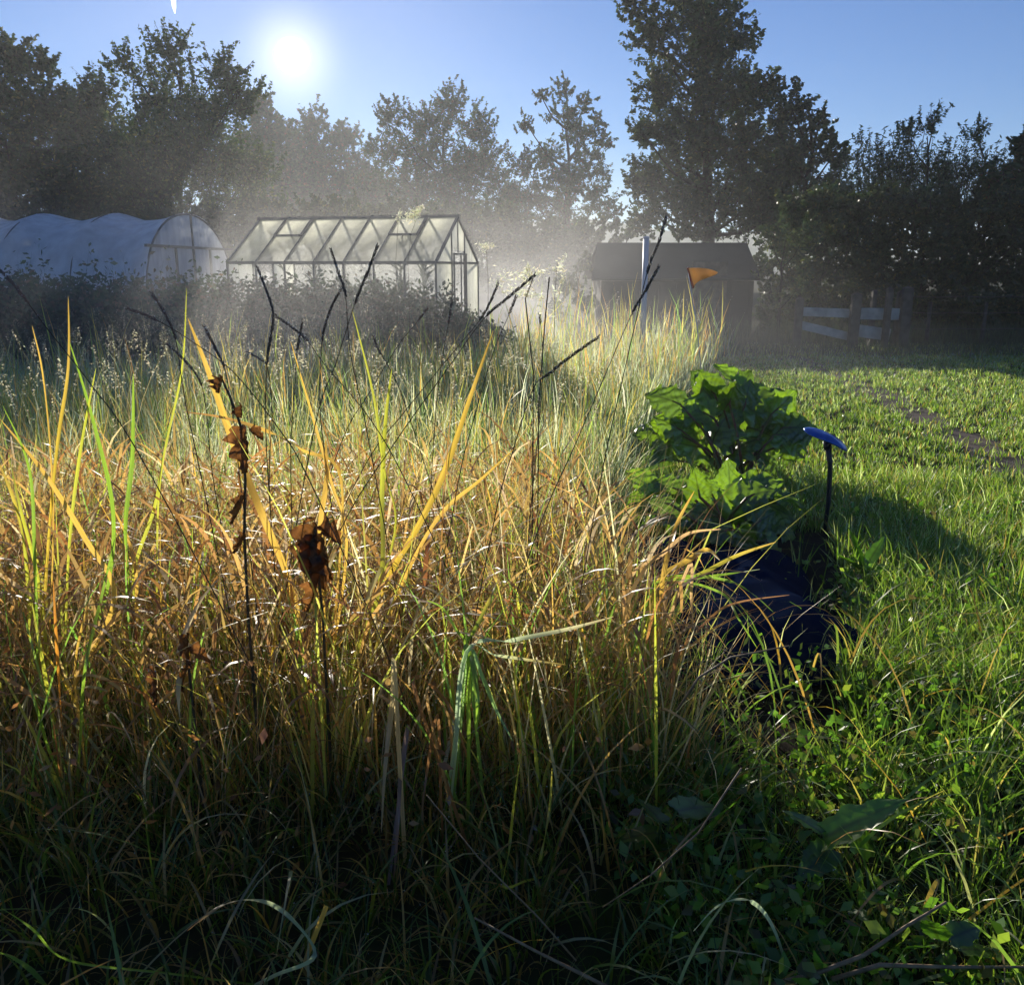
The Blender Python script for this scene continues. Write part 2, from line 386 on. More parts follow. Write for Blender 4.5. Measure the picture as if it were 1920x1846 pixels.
grow('broadleaf_tree', 'dark rounded tree in the dip between the left edge tree and the feathery tree', 'tree', 47, 165,
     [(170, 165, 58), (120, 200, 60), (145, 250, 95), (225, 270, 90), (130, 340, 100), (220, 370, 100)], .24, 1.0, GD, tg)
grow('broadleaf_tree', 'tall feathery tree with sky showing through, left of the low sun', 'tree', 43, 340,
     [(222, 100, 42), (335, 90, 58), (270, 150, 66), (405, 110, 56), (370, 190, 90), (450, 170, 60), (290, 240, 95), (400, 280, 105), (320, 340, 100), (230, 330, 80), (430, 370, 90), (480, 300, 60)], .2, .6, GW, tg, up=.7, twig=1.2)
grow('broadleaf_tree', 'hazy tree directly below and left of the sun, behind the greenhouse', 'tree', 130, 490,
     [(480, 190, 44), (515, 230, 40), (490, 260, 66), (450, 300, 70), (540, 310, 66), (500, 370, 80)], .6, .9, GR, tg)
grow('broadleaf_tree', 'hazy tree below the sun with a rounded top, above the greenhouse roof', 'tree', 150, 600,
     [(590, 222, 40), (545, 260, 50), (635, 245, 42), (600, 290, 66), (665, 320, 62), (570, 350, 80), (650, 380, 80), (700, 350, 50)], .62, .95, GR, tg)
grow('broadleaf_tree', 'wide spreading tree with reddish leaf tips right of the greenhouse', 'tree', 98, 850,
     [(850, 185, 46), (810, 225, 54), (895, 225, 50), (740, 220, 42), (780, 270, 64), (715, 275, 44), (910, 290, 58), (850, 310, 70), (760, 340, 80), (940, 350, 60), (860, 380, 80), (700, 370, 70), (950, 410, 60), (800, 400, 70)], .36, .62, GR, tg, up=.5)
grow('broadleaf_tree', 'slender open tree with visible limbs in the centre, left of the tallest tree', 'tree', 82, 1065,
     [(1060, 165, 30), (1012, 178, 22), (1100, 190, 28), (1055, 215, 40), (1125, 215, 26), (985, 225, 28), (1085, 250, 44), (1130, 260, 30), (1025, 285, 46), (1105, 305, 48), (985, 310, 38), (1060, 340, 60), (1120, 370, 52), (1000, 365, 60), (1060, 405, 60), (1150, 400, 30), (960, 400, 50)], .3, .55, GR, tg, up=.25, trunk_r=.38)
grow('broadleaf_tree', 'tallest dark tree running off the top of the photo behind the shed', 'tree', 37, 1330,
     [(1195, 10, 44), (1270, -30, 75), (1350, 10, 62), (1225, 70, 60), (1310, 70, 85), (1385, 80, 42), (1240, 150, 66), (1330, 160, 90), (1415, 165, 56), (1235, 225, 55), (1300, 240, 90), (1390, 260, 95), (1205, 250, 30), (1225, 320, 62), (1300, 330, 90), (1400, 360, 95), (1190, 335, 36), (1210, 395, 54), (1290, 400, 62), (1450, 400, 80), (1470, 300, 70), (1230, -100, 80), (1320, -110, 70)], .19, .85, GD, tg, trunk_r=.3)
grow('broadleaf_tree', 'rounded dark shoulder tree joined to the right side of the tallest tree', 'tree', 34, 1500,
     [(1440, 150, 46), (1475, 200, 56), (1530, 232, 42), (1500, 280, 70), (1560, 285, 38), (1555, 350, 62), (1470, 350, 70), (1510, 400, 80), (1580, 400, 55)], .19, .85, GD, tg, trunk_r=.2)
wg = 'thin leaved willows above the hedge on the right'
grow('willow_tree', 'feathery willow next to the rounded shoulder tree', 'tree', 25, 1620, [(1610, 275, 40), (1650, 290, 46), (1620, 340, 60), (1670, 350, 60), (1600, 390, 70)], .12, .6, GW, wg, up=1.2, twig=1.4, aspect=.3, trunk_r=.07)
grow('willow_tree', 'tallest of the feathery willows, its shoots reaching highest over the hedge', 'tree', 24, 1730, [(1690, 240, 34), (1745, 215, 36), (1720, 270, 60), (1775, 290, 60), (1700, 330, 66), (1760, 350, 75)], .12, .55, GW, wg, up=1.5, twig=1.5, aspect=.3, trunk_r=.07)
grow('willow_tree', 'feathery willow between the highest willow and the right edge tree', 'tree', 24.5, 1830, [(1830, 240, 34), (1815, 290, 56), (1870, 300, 56), (1820, 350, 70), (1880, 360, 66)], .12, .65, GW, wg, up=1.3, twig=1.4, aspect=.3, trunk_r=.07)
grow('broadleaf_tree', 'dark tree with rusty leaves cut by the right edge', 'tree', 23, 1925, [(1915, 270, 40), (1900, 330, 60), (1960, 300, 80), (1930, 380, 70)], .14, 1.0, GR, tg, trunk_r=.1)
# hedge and bushes under the trees
def bush(name, label, cat, D, blobs, leafsize, dens, cols, group=None, **k):
    bx = sum(b[0] for b in blobs) / len(blobs)
    return grow(name, label, cat, D, bx, blobs, leafsize, dens, cols, group, trunk_r=.04, limbs=k.pop('limbs', True), **k)
bush('hedge', 'tall dark hedge behind the wire fence filling the right side', 'hedge', 21.5,
     [(x, y + 10 * math.sin(x), 52) for x in range(1490, 2010, 40) for y in (385, 445, 505, 565, 620)], .12, 1.1, GD)
bush('bush', 'leafy bush with yellow green sprays between the shed and the wooden fence', 'bush', 20,
     [(1440, 440, 38), (1480, 470, 40), (1450, 510, 36), (1500, 520, 34), (1460, 560, 32), (1440, 600, 26), (1500, 440, 40)], .10, .8, GW, 'bushes under the trees')
for i, (x0, x1, D, y0, lab) in enumerate([
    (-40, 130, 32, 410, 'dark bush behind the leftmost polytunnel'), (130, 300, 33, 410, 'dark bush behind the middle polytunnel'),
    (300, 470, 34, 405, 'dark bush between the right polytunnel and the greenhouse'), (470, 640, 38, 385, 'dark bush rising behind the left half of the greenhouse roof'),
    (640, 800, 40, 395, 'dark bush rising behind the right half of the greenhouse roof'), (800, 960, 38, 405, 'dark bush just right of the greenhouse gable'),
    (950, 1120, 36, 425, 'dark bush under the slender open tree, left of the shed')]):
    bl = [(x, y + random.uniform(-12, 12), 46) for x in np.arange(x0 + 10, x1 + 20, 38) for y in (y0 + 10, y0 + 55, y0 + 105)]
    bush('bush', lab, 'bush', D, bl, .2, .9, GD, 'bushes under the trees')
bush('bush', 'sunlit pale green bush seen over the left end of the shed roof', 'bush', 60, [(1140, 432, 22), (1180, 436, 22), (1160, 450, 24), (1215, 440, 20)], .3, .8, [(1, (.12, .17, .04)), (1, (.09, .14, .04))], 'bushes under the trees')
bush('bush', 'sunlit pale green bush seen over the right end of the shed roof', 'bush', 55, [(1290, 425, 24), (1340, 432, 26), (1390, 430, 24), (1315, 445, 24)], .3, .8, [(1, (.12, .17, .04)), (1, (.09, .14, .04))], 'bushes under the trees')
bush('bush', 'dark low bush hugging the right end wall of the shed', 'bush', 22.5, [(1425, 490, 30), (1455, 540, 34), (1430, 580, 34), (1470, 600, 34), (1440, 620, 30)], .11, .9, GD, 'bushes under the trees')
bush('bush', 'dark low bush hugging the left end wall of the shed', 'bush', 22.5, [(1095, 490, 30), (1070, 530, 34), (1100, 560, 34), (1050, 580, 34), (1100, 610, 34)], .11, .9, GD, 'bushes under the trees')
# ---------------------------------------------------------------- shed
def shed():
    a = W(1118, 560, 20.5); b = W(1425, 560, 20.5); x0, x1 = a.x, b.x; D = 20.5
    e = empty('shed', ((x0 + x1) / 2, D + 1.2, 0), 'low dark shed with a long felt roof behind the orange flag', 'shed')
    rz = W(1200, 455, D + 1.3).z; ez = W(1200, 522, D).z
    m = MB(); m.box(((x0 + x1) / 2, D + 1.3, (ez - .06) / 2 - .0), (x1 - x0 - .24, 2.3, ez - .06)); 
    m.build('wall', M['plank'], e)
    for xx in (x0 + .14, x1 - .14):
        m = MB(); m.add([(xx, D + .17, ez - .05), (xx, D + 2.43, ez - .05), (xx, D + 1.3, rz - .06)], [(0, 1, 2, 2)]); m.build('gable_wall', M['plank'], e)
    m = MB(); 
    m.add([(x0 - .12, D, ez), (x1, D, ez), (x1 - .05, D + 1.3, rz), (x0 + .12, D + 1.3, rz), (x0 - .12, D, ez - .05), (x1, D, ez - .05), (x1 - .05, D + 1.3, rz - .05), (x0 + .12, D + 1.3, rz - .05),
           (x0 - .12, D + 2.6, ez), (x1, D + 2.6, ez), (x0 - .12, D + 2.6, ez - .05), (x1, D + 2.6, ez - .05)],
          [(0, 1, 2, 3), (0, 4, 5, 1), (1, 5, 6, 2), (3, 7, 4, 0), (3, 2, 9, 8), (8, 9, 11, 10), (2, 6, 11, 9), (3, 8, 10, 7)])
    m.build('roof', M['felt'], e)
    m = MB(); 
    for k in range(9): m.box((x0 + .2 + k * (x1 - x0 - .4) / 8, D + .135, (ez - .1) / 2), (.05, .03, ez - .14))
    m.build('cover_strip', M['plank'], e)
    m = MB(); m.box((x0 + 2.6, D + .13, .86), (.8, .05, 1.7)); d = m.build('door', M['post'], e)
    m = MB(); m.tube([(x0 + 2.3, D + .09, .9), (x0 + 2.3, D + .05, .9), (x0 + 2.3, D + .05, 1.02), (x0 + 2.3, D + .09, 1.02)], .01); h = m.build('handle', M['alu'], None); h.parent = d; h.matrix_parent_inverse = Matrix.Translation(-Vector(e.location))
shed()
# ---------------------------------------------------------------- pale pipe post and flag
def pipepost():
    t = W(1212, 443, 15); e = empty('pipe_post', (t.x, 15, 0), 'pale blue grey pipe post standing upright in front of the shed', 'post')
    m = MB(); m.tube([(t.x, 15, 0), (t.x, 15, t.z - .04)], .048, 12); m.build('pipe', M['pipe'], e, smooth=True)
    m = MB(); m.tube([(t.x, 15, t.z - .04), (t.x, 15, t.z - .01), (t.x, 15, t.z)], [.054, .054, .03], 12); m.build('cap', M['pipe'], e)
pipepost()
def flag():
    D = 12.0; P = lambda x, y: W(x, y, D)
    top = P(1289, 501); bot = G(1330, 668); bot = W(1322, 640, D); bot.z = 0
    e = empty('pennant_flag', bot, 'orange triangular pennant flag on a thin leaning pole', 'flag')
    m = MB(); m.tube([bot, bot.lerp(top, .5) + Vector((.03, 0, 0)), top], [.008, .007, .005], 6); m.build('pole', M['pipe'], e, smooth=True)
    # swept pennant, gently rippled
    n = 14; V = []; Fq = []
    for i in range(n + 1):
        t = i / n
        x = 1290 + 57 * t; yt = 503 - 3 * math.sin(t * 2.2) + 10 * t ** 2; yb = 540 - 27 * t ** .55 - 0 * t
        if i == n: yb = yt + .6
        yb = max(yb, yt + .5); xb = 1300 + 47 * t
        for (xx, yy) in ((x, yt), ((x + xb) / 2, (yt + yb) / 2), (xb, yb)):
            p = P(xx, yy); p.y += .05 * math.sin(t * 7) ; V.append(p)
    for i in range(n):
        for k in range(2): a = i * 3 + k; Fq.append((a, a + 3, a + 4, a + 1))
    V = [tuple(v) for v in V]
    o = npmesh('pennant', V, Fq, M['orange'], e, smooth=True); s = o.modifiers.new('thick', 'SOLIDIFY'); s.thickness = .002
    m = MB(); m.tube([P(1289, 502) + Vector((0, -.006, 0)), P(1300, 540) + Vector((0, -.006, 0))], .012, 6); m.build('sleeve', leafmat('red hem', .3, .6, gloss=0, attr=False, color=(.45, .10, .05)), e)
flag()
# ---------------------------------------------------------------- greenhouse
def greenhouse():
    # ridge ends and eave ends from the photo, real dimensions
    D0 = 17.6; D1 = 16.6
    A = W(487, 408, D0); B = W(858, 412, D1); rz = (A.z + B.z) / 2; A.z = B.z = rz
    ax = (B - A); L = ax.length; ax.normalize(); pr = Vector((ax.y, -ax.x, 0))        # towards the camera
    if pr.y > 0: pr = -pr
    hw = 1.25; ez = rz - .80
    e = empty('greenhouse', (A + B) / 2 - Vector((0, 0, rz)), 'small aluminium greenhouse with misted glowing roof panes', 'greenhouse')
    def P(u, v, z): p = A + ax * (u * L) + pr * v; p.z = z; return p
    fr = MB(); bw = .035
    NB = 7
    for s in (1, -1):
        fr.bar(P(0, s * hw, ez), P(1, s * hw, ez), bw * 1.4, bw * 1.4)
        fr.bar(P(0, s * hw, .06), P(1, s * hw, .06), bw, bw)
        for k in range(NB + 1):
            w_ = bw * (1.3 if k in (0, NB) else .8)
            fr.bar(P(k / NB, s * hw, ez), P(k / NB, 0, rz), w_, bw)
            fr.bar(P(k / NB, s * hw, 0.02), P(k / NB, s * hw, ez), w_, bw)
    fr.bar(P(-.01, 0, rz + .02), P(1.01, 0, rz + .02), bw * 1.8, bw * 1.5)
    for u in (0, 1):
        fr.bar(P(u, -hw, ez), P(u, hw, ez), bw, bw); fr.bar(P(u, -hw, .06), P(u, hw, .06), bw, bw)
        for v in (-.38, .38): fr.bar(P(u, v, .02), P(u, v, rz - abs(v) * .8 / hw), bw, bw)
        fr.bar(P(u, 0.01, 1.85), P(u, 0.01, rz), bw * .8, bw * .8)
    fr.build('frame', M['alu'], e)
    def pane(name, pts, off, back=False):
        nrm = (pts[1] - pts[0]).cross(pts[3 if len(pts) > 3 else 2] - pts[0]).normalized() * off
        v = [tuple(p + nrm) for p in pts]; f = [tuple(range(len(pts)))] 
        o = npmesh(name, v, f, M['clear'] if back else M['glass'], e); s = o.modifiers.new('thick', 'SOLIDIFY'); s.thickness = .004; return o
    for s in (1, -1):
        for k in range(NB):
            u0, u1 = k / NB + .004, (k + 1) / NB - .004
            pane('roof_pane', [P(u0, s * (hw - .01), ez + .02), P(u1, s * (hw - .01), ez + .02), P(u1, s * .02, rz - .005), P(u0, s * .02, rz - .005)], .002, s < 0)
            pane('wall_pane', [P(u0, s * hw, .08), P(u1, s * hw, .08), P(u1, s * hw, ez - .03), P(u0, s * hw, ez - .03)], .002, True)
    for u in (0, 1):
        for (v0, v1) in ((-hw + .02, -.4), (.4, hw - .02)):
            pane('gable_pane', [P(u, v0, .08), P(u, v1, .08), P(u, v1, rz - .04 - abs(v1) * .8 / hw), P(u, v0, rz - .04 - abs(v0) * .8 / hw)], .002)
        pane('gable_pane', [P(u, -.36, 1.88), P(u, .36, 1.88), P(u, .36, rz - .27), P(u, 0, rz - .05), P(u, -.36, rz - .27)], .002)
    # roof vents, one in the second and one in the sixth bay
    for k in (1, 5):
        m = MB(); q = lambda u, t: P(u, hw * t, ez + (rz - ez) * (1 - t)) + Vector((0, 0, .025)) + pr * .02
        u0, u1 = k / NB + .004, (k + 1) / NB - .004
        m.bar(q(u0, .42), q(u1, .42), .05, .04); m.bar(q(u0, .05), q(u0, .42), .03, .03); m.bar(q(u1, .05), q(u1, .42), .03, .03)
        m.build('roof_vent', M['alu'], e)
    # door in the right gable with a bent handle rail
    m = MB(); off = ax * .04
    pts = [P(1, -.36, .05) + off, P(1, .36, .05) + off, P(1, .36, 1.82) + off, P(1, -.36, 1.82) + off]
    for i in range(4): m.bar(pts[i], pts[(i + 1) % 4], .04, .03)
    m.bar(P(1, -.36, .9) + off, P(1, .36, .9) + off, .04, .03); m.bar(P(1, -.05, .07) + off, P(1, -.05, 1.8) + off, .025, .025)
    d = m.build('door', M['alu'], e)
    return P, L
GP, GL = greenhouse()
def tomato(px, D, h, n, label, spread=.35):
    b = W(px, 500, D); b.z = 0
    e = empty('tomato_plant', b, label, 'plant', 'plants growing inside the greenhouse')
    m = MB(); m.tube([b, b + Vector((.03, 0, h * .5)), b + Vector((0, 0, h))], [.015, .012, .006], 5); m.build('stem', M['stemdark'], e)
    acc = Acc()
    az = R.uniform(0, 6.28, n); base = np.array(b)[None] + np.stack([np.zeros(n), np.zeros(n), R.uniform(.45, 1.0, n) * h], -1)
    v, f, c_, P = blades(base, R.uniform(.35, .65, n), az, R.uniform(.3, .9, n), R.uniform(1.2, 2.2, n), R.uniform(.03, .06, n), palette(n, [(1, (.03, .05, .015))]), seg=7)
    acc.add(v, f, c_); acc.build('leaves', M['weed'], e)
tomato(590, 16.9, 1.98, 34, 'tall drooping tomato plant behind the third roof pane of the greenhouse')
tomato(533, 17.0, 1.75, 14, 'small plant just inside the greenhouse eaves on its left side')
tomato(750, 16.5, 2.05, 46, 'bushy tomato plant inside the greenhouse under the right roof vent')
tomato(793, 16.5, 1.98, 46, 'bushy drooping tomato plant inside the greenhouse near the right gable')
# ---------------------------------------------------------------- polytunnels
def tunnel():
    top = W(353, 400, 22.0); h = top.z; w = 5.3; K = 26
    e = empty('polytunnel', top - Vector((0, 0, h)), 'long polytunnel with pale blue film over hoops, left of the greenhouse', 'polytunnel')
    dirv = Vector((-.995, .06, 0)).normalized(); acr = Vector((.06, .995, 0)).normalized()
    def hoop(t, a, g=0.0):
        x = -math.cos(a); zz = max(0.0, math.sin(a)) ** .62
        return Vector((top.x, top.y, 0)) + dirv * t + acr * (x * (w / 2 + g)) + Vector((0, 0, (h + g) * zz))
    ts = [0, 1.7, 3.4, 5.15, 6.9, 8.65, 10.4, 12.2]
    A_ = [math.pi * i / K for i in range(K + 1)]
    V = []; Fq = []; rows = []
    for k in range(len(ts) - 1):
        for q in range(8):
            u = q / 8; rows.append((ts[k] + (ts[k + 1] - ts[k]) * u, -.17 * math.sin(math.pi * u)))
    rows.append((ts[-1], 0)); nr = K + 1
    for t, g in rows:
        for i, a in enumerate(A_): V.append(tuple(hoop(t, a, g * (.35 + .65 * math.sin(a)) + .012 * math.sin(t * 5 + i * .9))))
    for j in range(len(rows) - 1):
        for i in range(K): a = j * nr + i; Fq.append((a, a + 1, a + nr + 1, a + nr))
    npmesh('roof_film', V, Fq, M['film'], e, smooth=True)
    V2 = []; Fq = []
    for a in A_:
        p = hoop(.01, a, -.02); V2.append(tuple(p)); V2.append((p.x, p.y, 0))
    for i in range(K): Fq.append((2 * i, 2 * i + 1, 2 * i + 3, 2 * i + 2))
    npmesh('end_film', V2, Fq, M['filmend'], e)
    for t in ts[:-1]:
        m = MB(); m.tube([hoop(t, a, -.025) for a in A_], .024, 6); m.build('hoop', M['alu'], e, smooth=True)
    P = lambda y, z: Vector((top.x, top.y, 0)) + acr * y + Vector((.05, 0, z))
    zb = h * .72
    m = MB(); m.bar(P(-w * .47, zb), P(w * .47, zb), .06, .06)
    for y in (-1.0, 0, 1.0): m.bar(P(y, 0), P(y, zb), .05, .05)
    m.bar(P(-.95, zb * .5), P(.95, zb * .5), .04, .04); m.bar(P(0, zb), P(0, h - .04), .04, .04)
    m.build('door_frame', M['alu'], e)
tunnel()
# ---------------------------------------------------------------- wooden fence on the right
def fence():
    D = 17.8; P = lambda x, y, d=D: W(x, y, d)
    gx = lambda x: P(x, 500).x
    e = empty('wooden_fence', (gx(1600), D, 0), 'weathered post and board fence under the trees, pale boards catching light', 'fence')
    def board(x0, y0, x1, y1, hpx, d):
        m = MB(); a = P(x0, y0, d); b = P(x1, y1, d); m.bar(a, b, .03, hpx / F * d); return m.build('board', M['wood'], e, bevel=.004)
    board(1503, 584, 1604, 588, 16, D - .06); board(1610, 588, 1686, 589, 21, D - .10)
    board(1500, 609, 1604, 634, 15, D - .05); board(1610, 620, 1668, 628, 22, D - .09)
    def post(x0, yt, wpx, d=D):
        m = MB(); t = P(x0, yt, d); ww = wpx / F * d
        m.box((t.x, d, t.z / 2), (ww, .12, t.z)); 
        m.add([(t.x - ww / 2, d - .06, t.z), (t.x + ww / 2, d - .06, t.z), (t.x + ww / 2, d + .06, t.z), (t.x - ww / 2, d + .06, t.z), (t.x, d, t.z + .04)], [(0, 1, 4, 4), (1, 2, 4, 4), (2, 3, 4, 4), (3, 0, 4, 4)])
        return m.build('post', M['post'], e, bevel=.006)
    post(1500, 560, 13, D - .16); post(1607, 552, 17, D - .18); post(1669, 541, 10, D - .2); post(1640, 546, 8, D + .08); post(1703, 540, 18, D - .1); post(1688, 548, 8, D + .06) 
fence()
def wirefence():
    D = 18.2; e = empty('wire_fence', (W(1800, 500, D).x, D, 0), 'low wire fence with thin posts in front of the dark hedge', 'fence')
    for k, x in enumerate((1745, 1850, 1955)):
        p = W(x, 566, D); m = MB(); m.tube([(p.x, D, 0), (p.x, D, p.z)], [.04, .035], 8); m.build('post', M['post'], e)
    for z in (1.02, .7, .38):
        m = MB(); a = W(1712, 500, D).x; b = W(2000, 500, D).x
        m.tube([(a + (b - a) * t, D - .05, z - .02 * math.sin(t * 9.4) ** 2) for t in np.linspace(0, 1, 16)], .006, 4); m.build('wire', M['cord'], e)
wirefence()
# ---------------------------------------------------------------- grass
def xb(y):       # right hand limit of the tall grass
    return np.interp(y, [2, 3, 4.2, 5.2, 6.5, 9, 13, 17, 20], [.55, .55, .35, .45, .75, 1.35, 2.7, 4.3, 5.6])
DRY = [(2.4, (.54, .34, .08)), (2.2, (.62, .43, .15)), (1.0, (.36, .17, .05)), (3, (.50, .46, .08)), (2.8, (.20, .32, .04)), (1.6, (.66, .55, .32))]
YEL = [(3, (.52, .40, .08)), (2, (.38, .42, .08)), (1.5, (.58, .32, .08)), (1, (.22, .32, .06))]
GRN = [(4, (.085, .15, .022)), (2, (.14, .21, .035)), (1.2, (.25, .30, .08)), (.8, (.36, .28, .10)), (.5, (.45, .5, .35))]
SIL = [(3, (.54, .54, .30)), (2, (.68, .66, .44)), (1, (.36, .42, .14)), (1.4, (.64, .54, .24))]
def scatter(n, y0, y1, xl=None, xr=None, dens_pow=1.0):
    y = y0 + (y1 - y0) * R.uniform(0, 1, n) ** dens_pow
    hl = y * .62 + .6
    l = -hl if xl is None else np.maximum(-hl, xl(y)); r = hl if xr is None else np.minimum(hl, xr(y))
    x = l + (r - l) * R.uniform(0, 1, n)
    return x, y
def B3(x, y, z=0): return np.stack([x, y, np.zeros_like(x) + z], -1)
DROPS = []
def drops(P, frac, lo=.4):
    n = len(P); k = R.choice(n, int(n * frac), replace=True); i = R.integers(max(1, int(P.shape[1] * lo)), P.shape[1], len(k))
    DROPS.append(P[k, i] + R.normal(0, .004, (len(k), 3)))
def A(n, a, b): return R.uniform(a, b, n)
def tuft(x, y, per, r):
    # gather blades into tufts: returns shifted positions, outward azimuth and a per-tuft height factor
    n = len(x); k = max(1, n // per); c_ = R.integers(0, n, k); i = R.integers(0, k, n)
    th = R.uniform(0, 6.283, n); rr = r * np.sqrt(R.uniform(0, 1, n)) * (.5 + y * .12)
    free = R.uniform(0, 1, n) < .3
    hx = R.uniform(.65, 1.35, k)[i]
    return np.where(free, x, x[c_[i]] + rr * np.cos(th)), np.where(free, y, y[c_[i]] + rr * np.sin(th)), th, np.where(free, 1, hx)
# front dry tangle
acc = Acc()
n = 7400; x, y = scatter(n, 2.3, 4.7, xr=lambda y: xb(y)); 
hm = np.clip(.62 + .22 * nz(x, y, 1.3) + .12 * (y - 2.6), .25, 1.1) * np.clip((y - 1.75) / 1.1, .25, 1)
x, y, th, hx = tuft(x, y, 22, .07); hm = hm * hx * np.interp(x, [-2.2, -1.5, -.9, -.4, .5, .9], [.72, .5, .55, .86, .84, .7]) * (1 + .18 * nz(x, y, 3.1, 2))
v, f, c_, P = blades(B3(x, y), hm * A(n, .6, 1.35), th, np.abs(R.normal(0, .27, n)), np.abs(R.normal(.4, .6, n)), A(n, .003, .0105), palette(n, DRY), seg=6,
                     kink=np.where(R.uniform(0, 1, n) < .42, A(n, .6, 2.2), 0), kpos=.5); acc.add(v, f, c_); drops(P, .5)
n = 4200; x, y = scatter(n, 2.3, 4.8, xr=lambda y: xb(y) + .1)      # thin straws
v, f, c_, P = blades(B3(x, y), A(n, .4, 1.0) * np.clip((y - 1.6) / 1.2, .3, 1), A(n, 0, 6.283), np.abs(R.normal(0, .3, n)), A(n, 0, .7), A(n, .0015, .003), palette(n, [(2, (.40, .24, .10)), (1, (.5, .36, .18)), (1, (.2, .12, .06))]), seg=4); acc.add(v, f, c_)
n = 3400; x, y = scatter(n, 2.3, 4.7, xr=lambda y: xb(y) - .05)     # broader dead leaves hanging
v, f, c_, P = blades(B3(x, y, 0) + np.stack([0 * x, 0 * x, A(n, .25, .65)], -1), A(n, .15, .45), A(n, 0, 6.283), A(n, .2, 1.4), A(n, .8, 2.4), A(n, .008, .018), palette(n, [(3, (.46, .26, .08)), (1, (.3, .13, .04)), (1, (.6, .45, .25))]), seg=6); acc.add(v, f, c_); drops(P, .4)
n = 620; x, y = scatter(n, 2.2, 4.6, xr=lambda y: xb(y) - .1)
v, f, c_, P = blades(B3(x, y), A(n, .45, .92), A(n, 0, 6.283), np.abs(R.normal(0, .25, n)), np.abs(R.normal(.3, .4, n)), A(n, .008, .013), palette(n, [(2.5, (.62, .38, .05)), (3, (.5, .48, .06)), (3, (.22, .36, .05)), (1.5, (.6, .5, .3))]), seg=7, kink=np.where(R.uniform(0, 1, n) < .25, A(n, .6, 1.8), 0), kpos=.65, tw=.5); acc.add(v, f, c_); drops(P, .5)
tag(acc.build('dry_grass', M['grass']), 'tangled dry orange and straw coloured grass filling the foreground', 'dry grass', kind='stuff')
# green undergrowth at the bottom of the frame
acc = Acc()
n = 8500; x, y = scatter(n, 1.35, 3.6, xr=lambda y: y * 0 + .6)
x, y, th, hx = tuft(x, y, 18, .05)
v, f, c_, P = blades(B3(x, y), hx * A(n, .12, .46) * np.interp(y, [1.4, 1.9, 2.4], [.38, .55, 1]), th, np.abs(R.normal(0, .5, n)), A(n, .3, 2.4), A(n, .003, .010), palette(n, [(3, (.07, .115, .015)), (2, (.13, .16, .02)), (2.5, (.26, .16, .05)), (.8, (.40, .30, .14))]), seg=6); acc.add(v, f, c_); drops(P, .16)
n = 520; x, y = scatter(n, 1.45, 3.4)
v, f, c_, P = blades(B3(x, y), A(n, .35, .8) * np.interp(y, [1.4, 1.9, 2.4], [.5, .7, 1]), A(n, 0, 6.283), A(n, .2, 1.0), A(n, .8, 2.2), A(n, .005, .012), palette(n, [(3, (.14, .22, .05)), (2, (.38, .24, .09)), (1.5, (.42, .40, .24)), (1, (.5, .28, .06))]), seg=8, tw=.6); acc.add(v, f, c_); drops(P, .8)
n = 9000; x, y = scatter(n, 1.35, 4.2, xl=lambda y: y * 0 + .35)
kk = ~inpoly(x, y, BED * np.array([[1.04, 1.0]])) | (R.uniform(0, 1, n) < .03); x = x[kk]; y = y[kk]; n = len(x)
x, y, th, hx = tuft(x, y, 20, .05)
v, f, c_, P = blades(B3(x, y), hx * A(n, .08, .34) * np.interp(y, [1.4, 1.9, 2.4], [.5, .65, 1]), th, np.abs(R.normal(0, .45, n)), A(n, .3, 2.2), A(n, .003, .008), palette(n, GRN), seg=5); acc.add(v, f, c_); drops(P, .3)
tag(acc.build('undergrowth', M['lawn']), 'long green grass growing low along the bottom and round the soil bed', 'grass', kind='stuff')
# meadow behind the tangle
acc = Acc()
n = 42000; x, y = scatter(n, 4.2, 17.5, xr=lambda y: xb(y), dens_pow=1.25); kk = (y < 12.6) | (x > -.6 - .0 * y); x = x[kk]; y = y[kk]; n = len(x)
m1 = nz(x, y, .55, 3); m2 = nz(x, y, 1.4, 5)
hh = np.clip(.50 + .20 * m1 + .17 * m2, .2, .95) + np.clip((y - 9) / 8, 0, 1) * .35 * (x > 0)
cy = palette(n, YEL); cs_ = palette(n, SIL); cg = palette(n, GRN)
sel = (m1 + R.normal(0, .35, n)); cc = np.where((sel > .25)[:, None], cy, np.where((sel > -.6)[:, None], cs_, cg))
hh = np.where(sel > .25, hh * 1.25, hh * .8) * np.interp(y, [4.2, 5, 7, 9, 12], [.62, .42, .48, .72, .95]); x, y, th, hx = tuft(x, y, 26, .09); hh = np.minimum(hh * hx, np.interp(y, [4.2, 5, 8, 10, 14], [.62, .50, .62, .9, 1.2]))
v, f, c_, P = blades(B3(x, y), hh * A(n, .6, 1.3), th, np.abs(R.normal(0, .16, n)), np.abs(R.normal(.35, .4, n)), (.004 + .00085 * y) * A(n, .6, 1.4), cc, seg=4); acc.add(v, f, c_); drops(P, .8, .5)
n = 42000; x, y = scatter(n, 4.0, 14, xr=lambda y: xb(y) + .15, dens_pow=1.2)    # silvery low dewy growth
m1 = nz(x, y, .9, 8)
x, y, th, hx = tuft(x, y, 24, .08)
v, f, c_, P = blades(B3(x, y), np.clip(.30 + .16 * m1, .1, .6) * hx * A(n, .5, 1.3), th, np.abs(R.normal(0, .4, n)), A(n, .2, 1.4), (.0035 + .0007 * y) * A(n, .6, 1.3), palette(n, SIL + SIL + GRN), seg=3); acc.add(v, f, c_); drops(P, 1.1, .5)
tag(acc.build('meadow_grass', M['grass']), 'uncut yellow and silvery dew covered meadow grass between the tangle and the greenhouse', 'grass', kind='stuff')
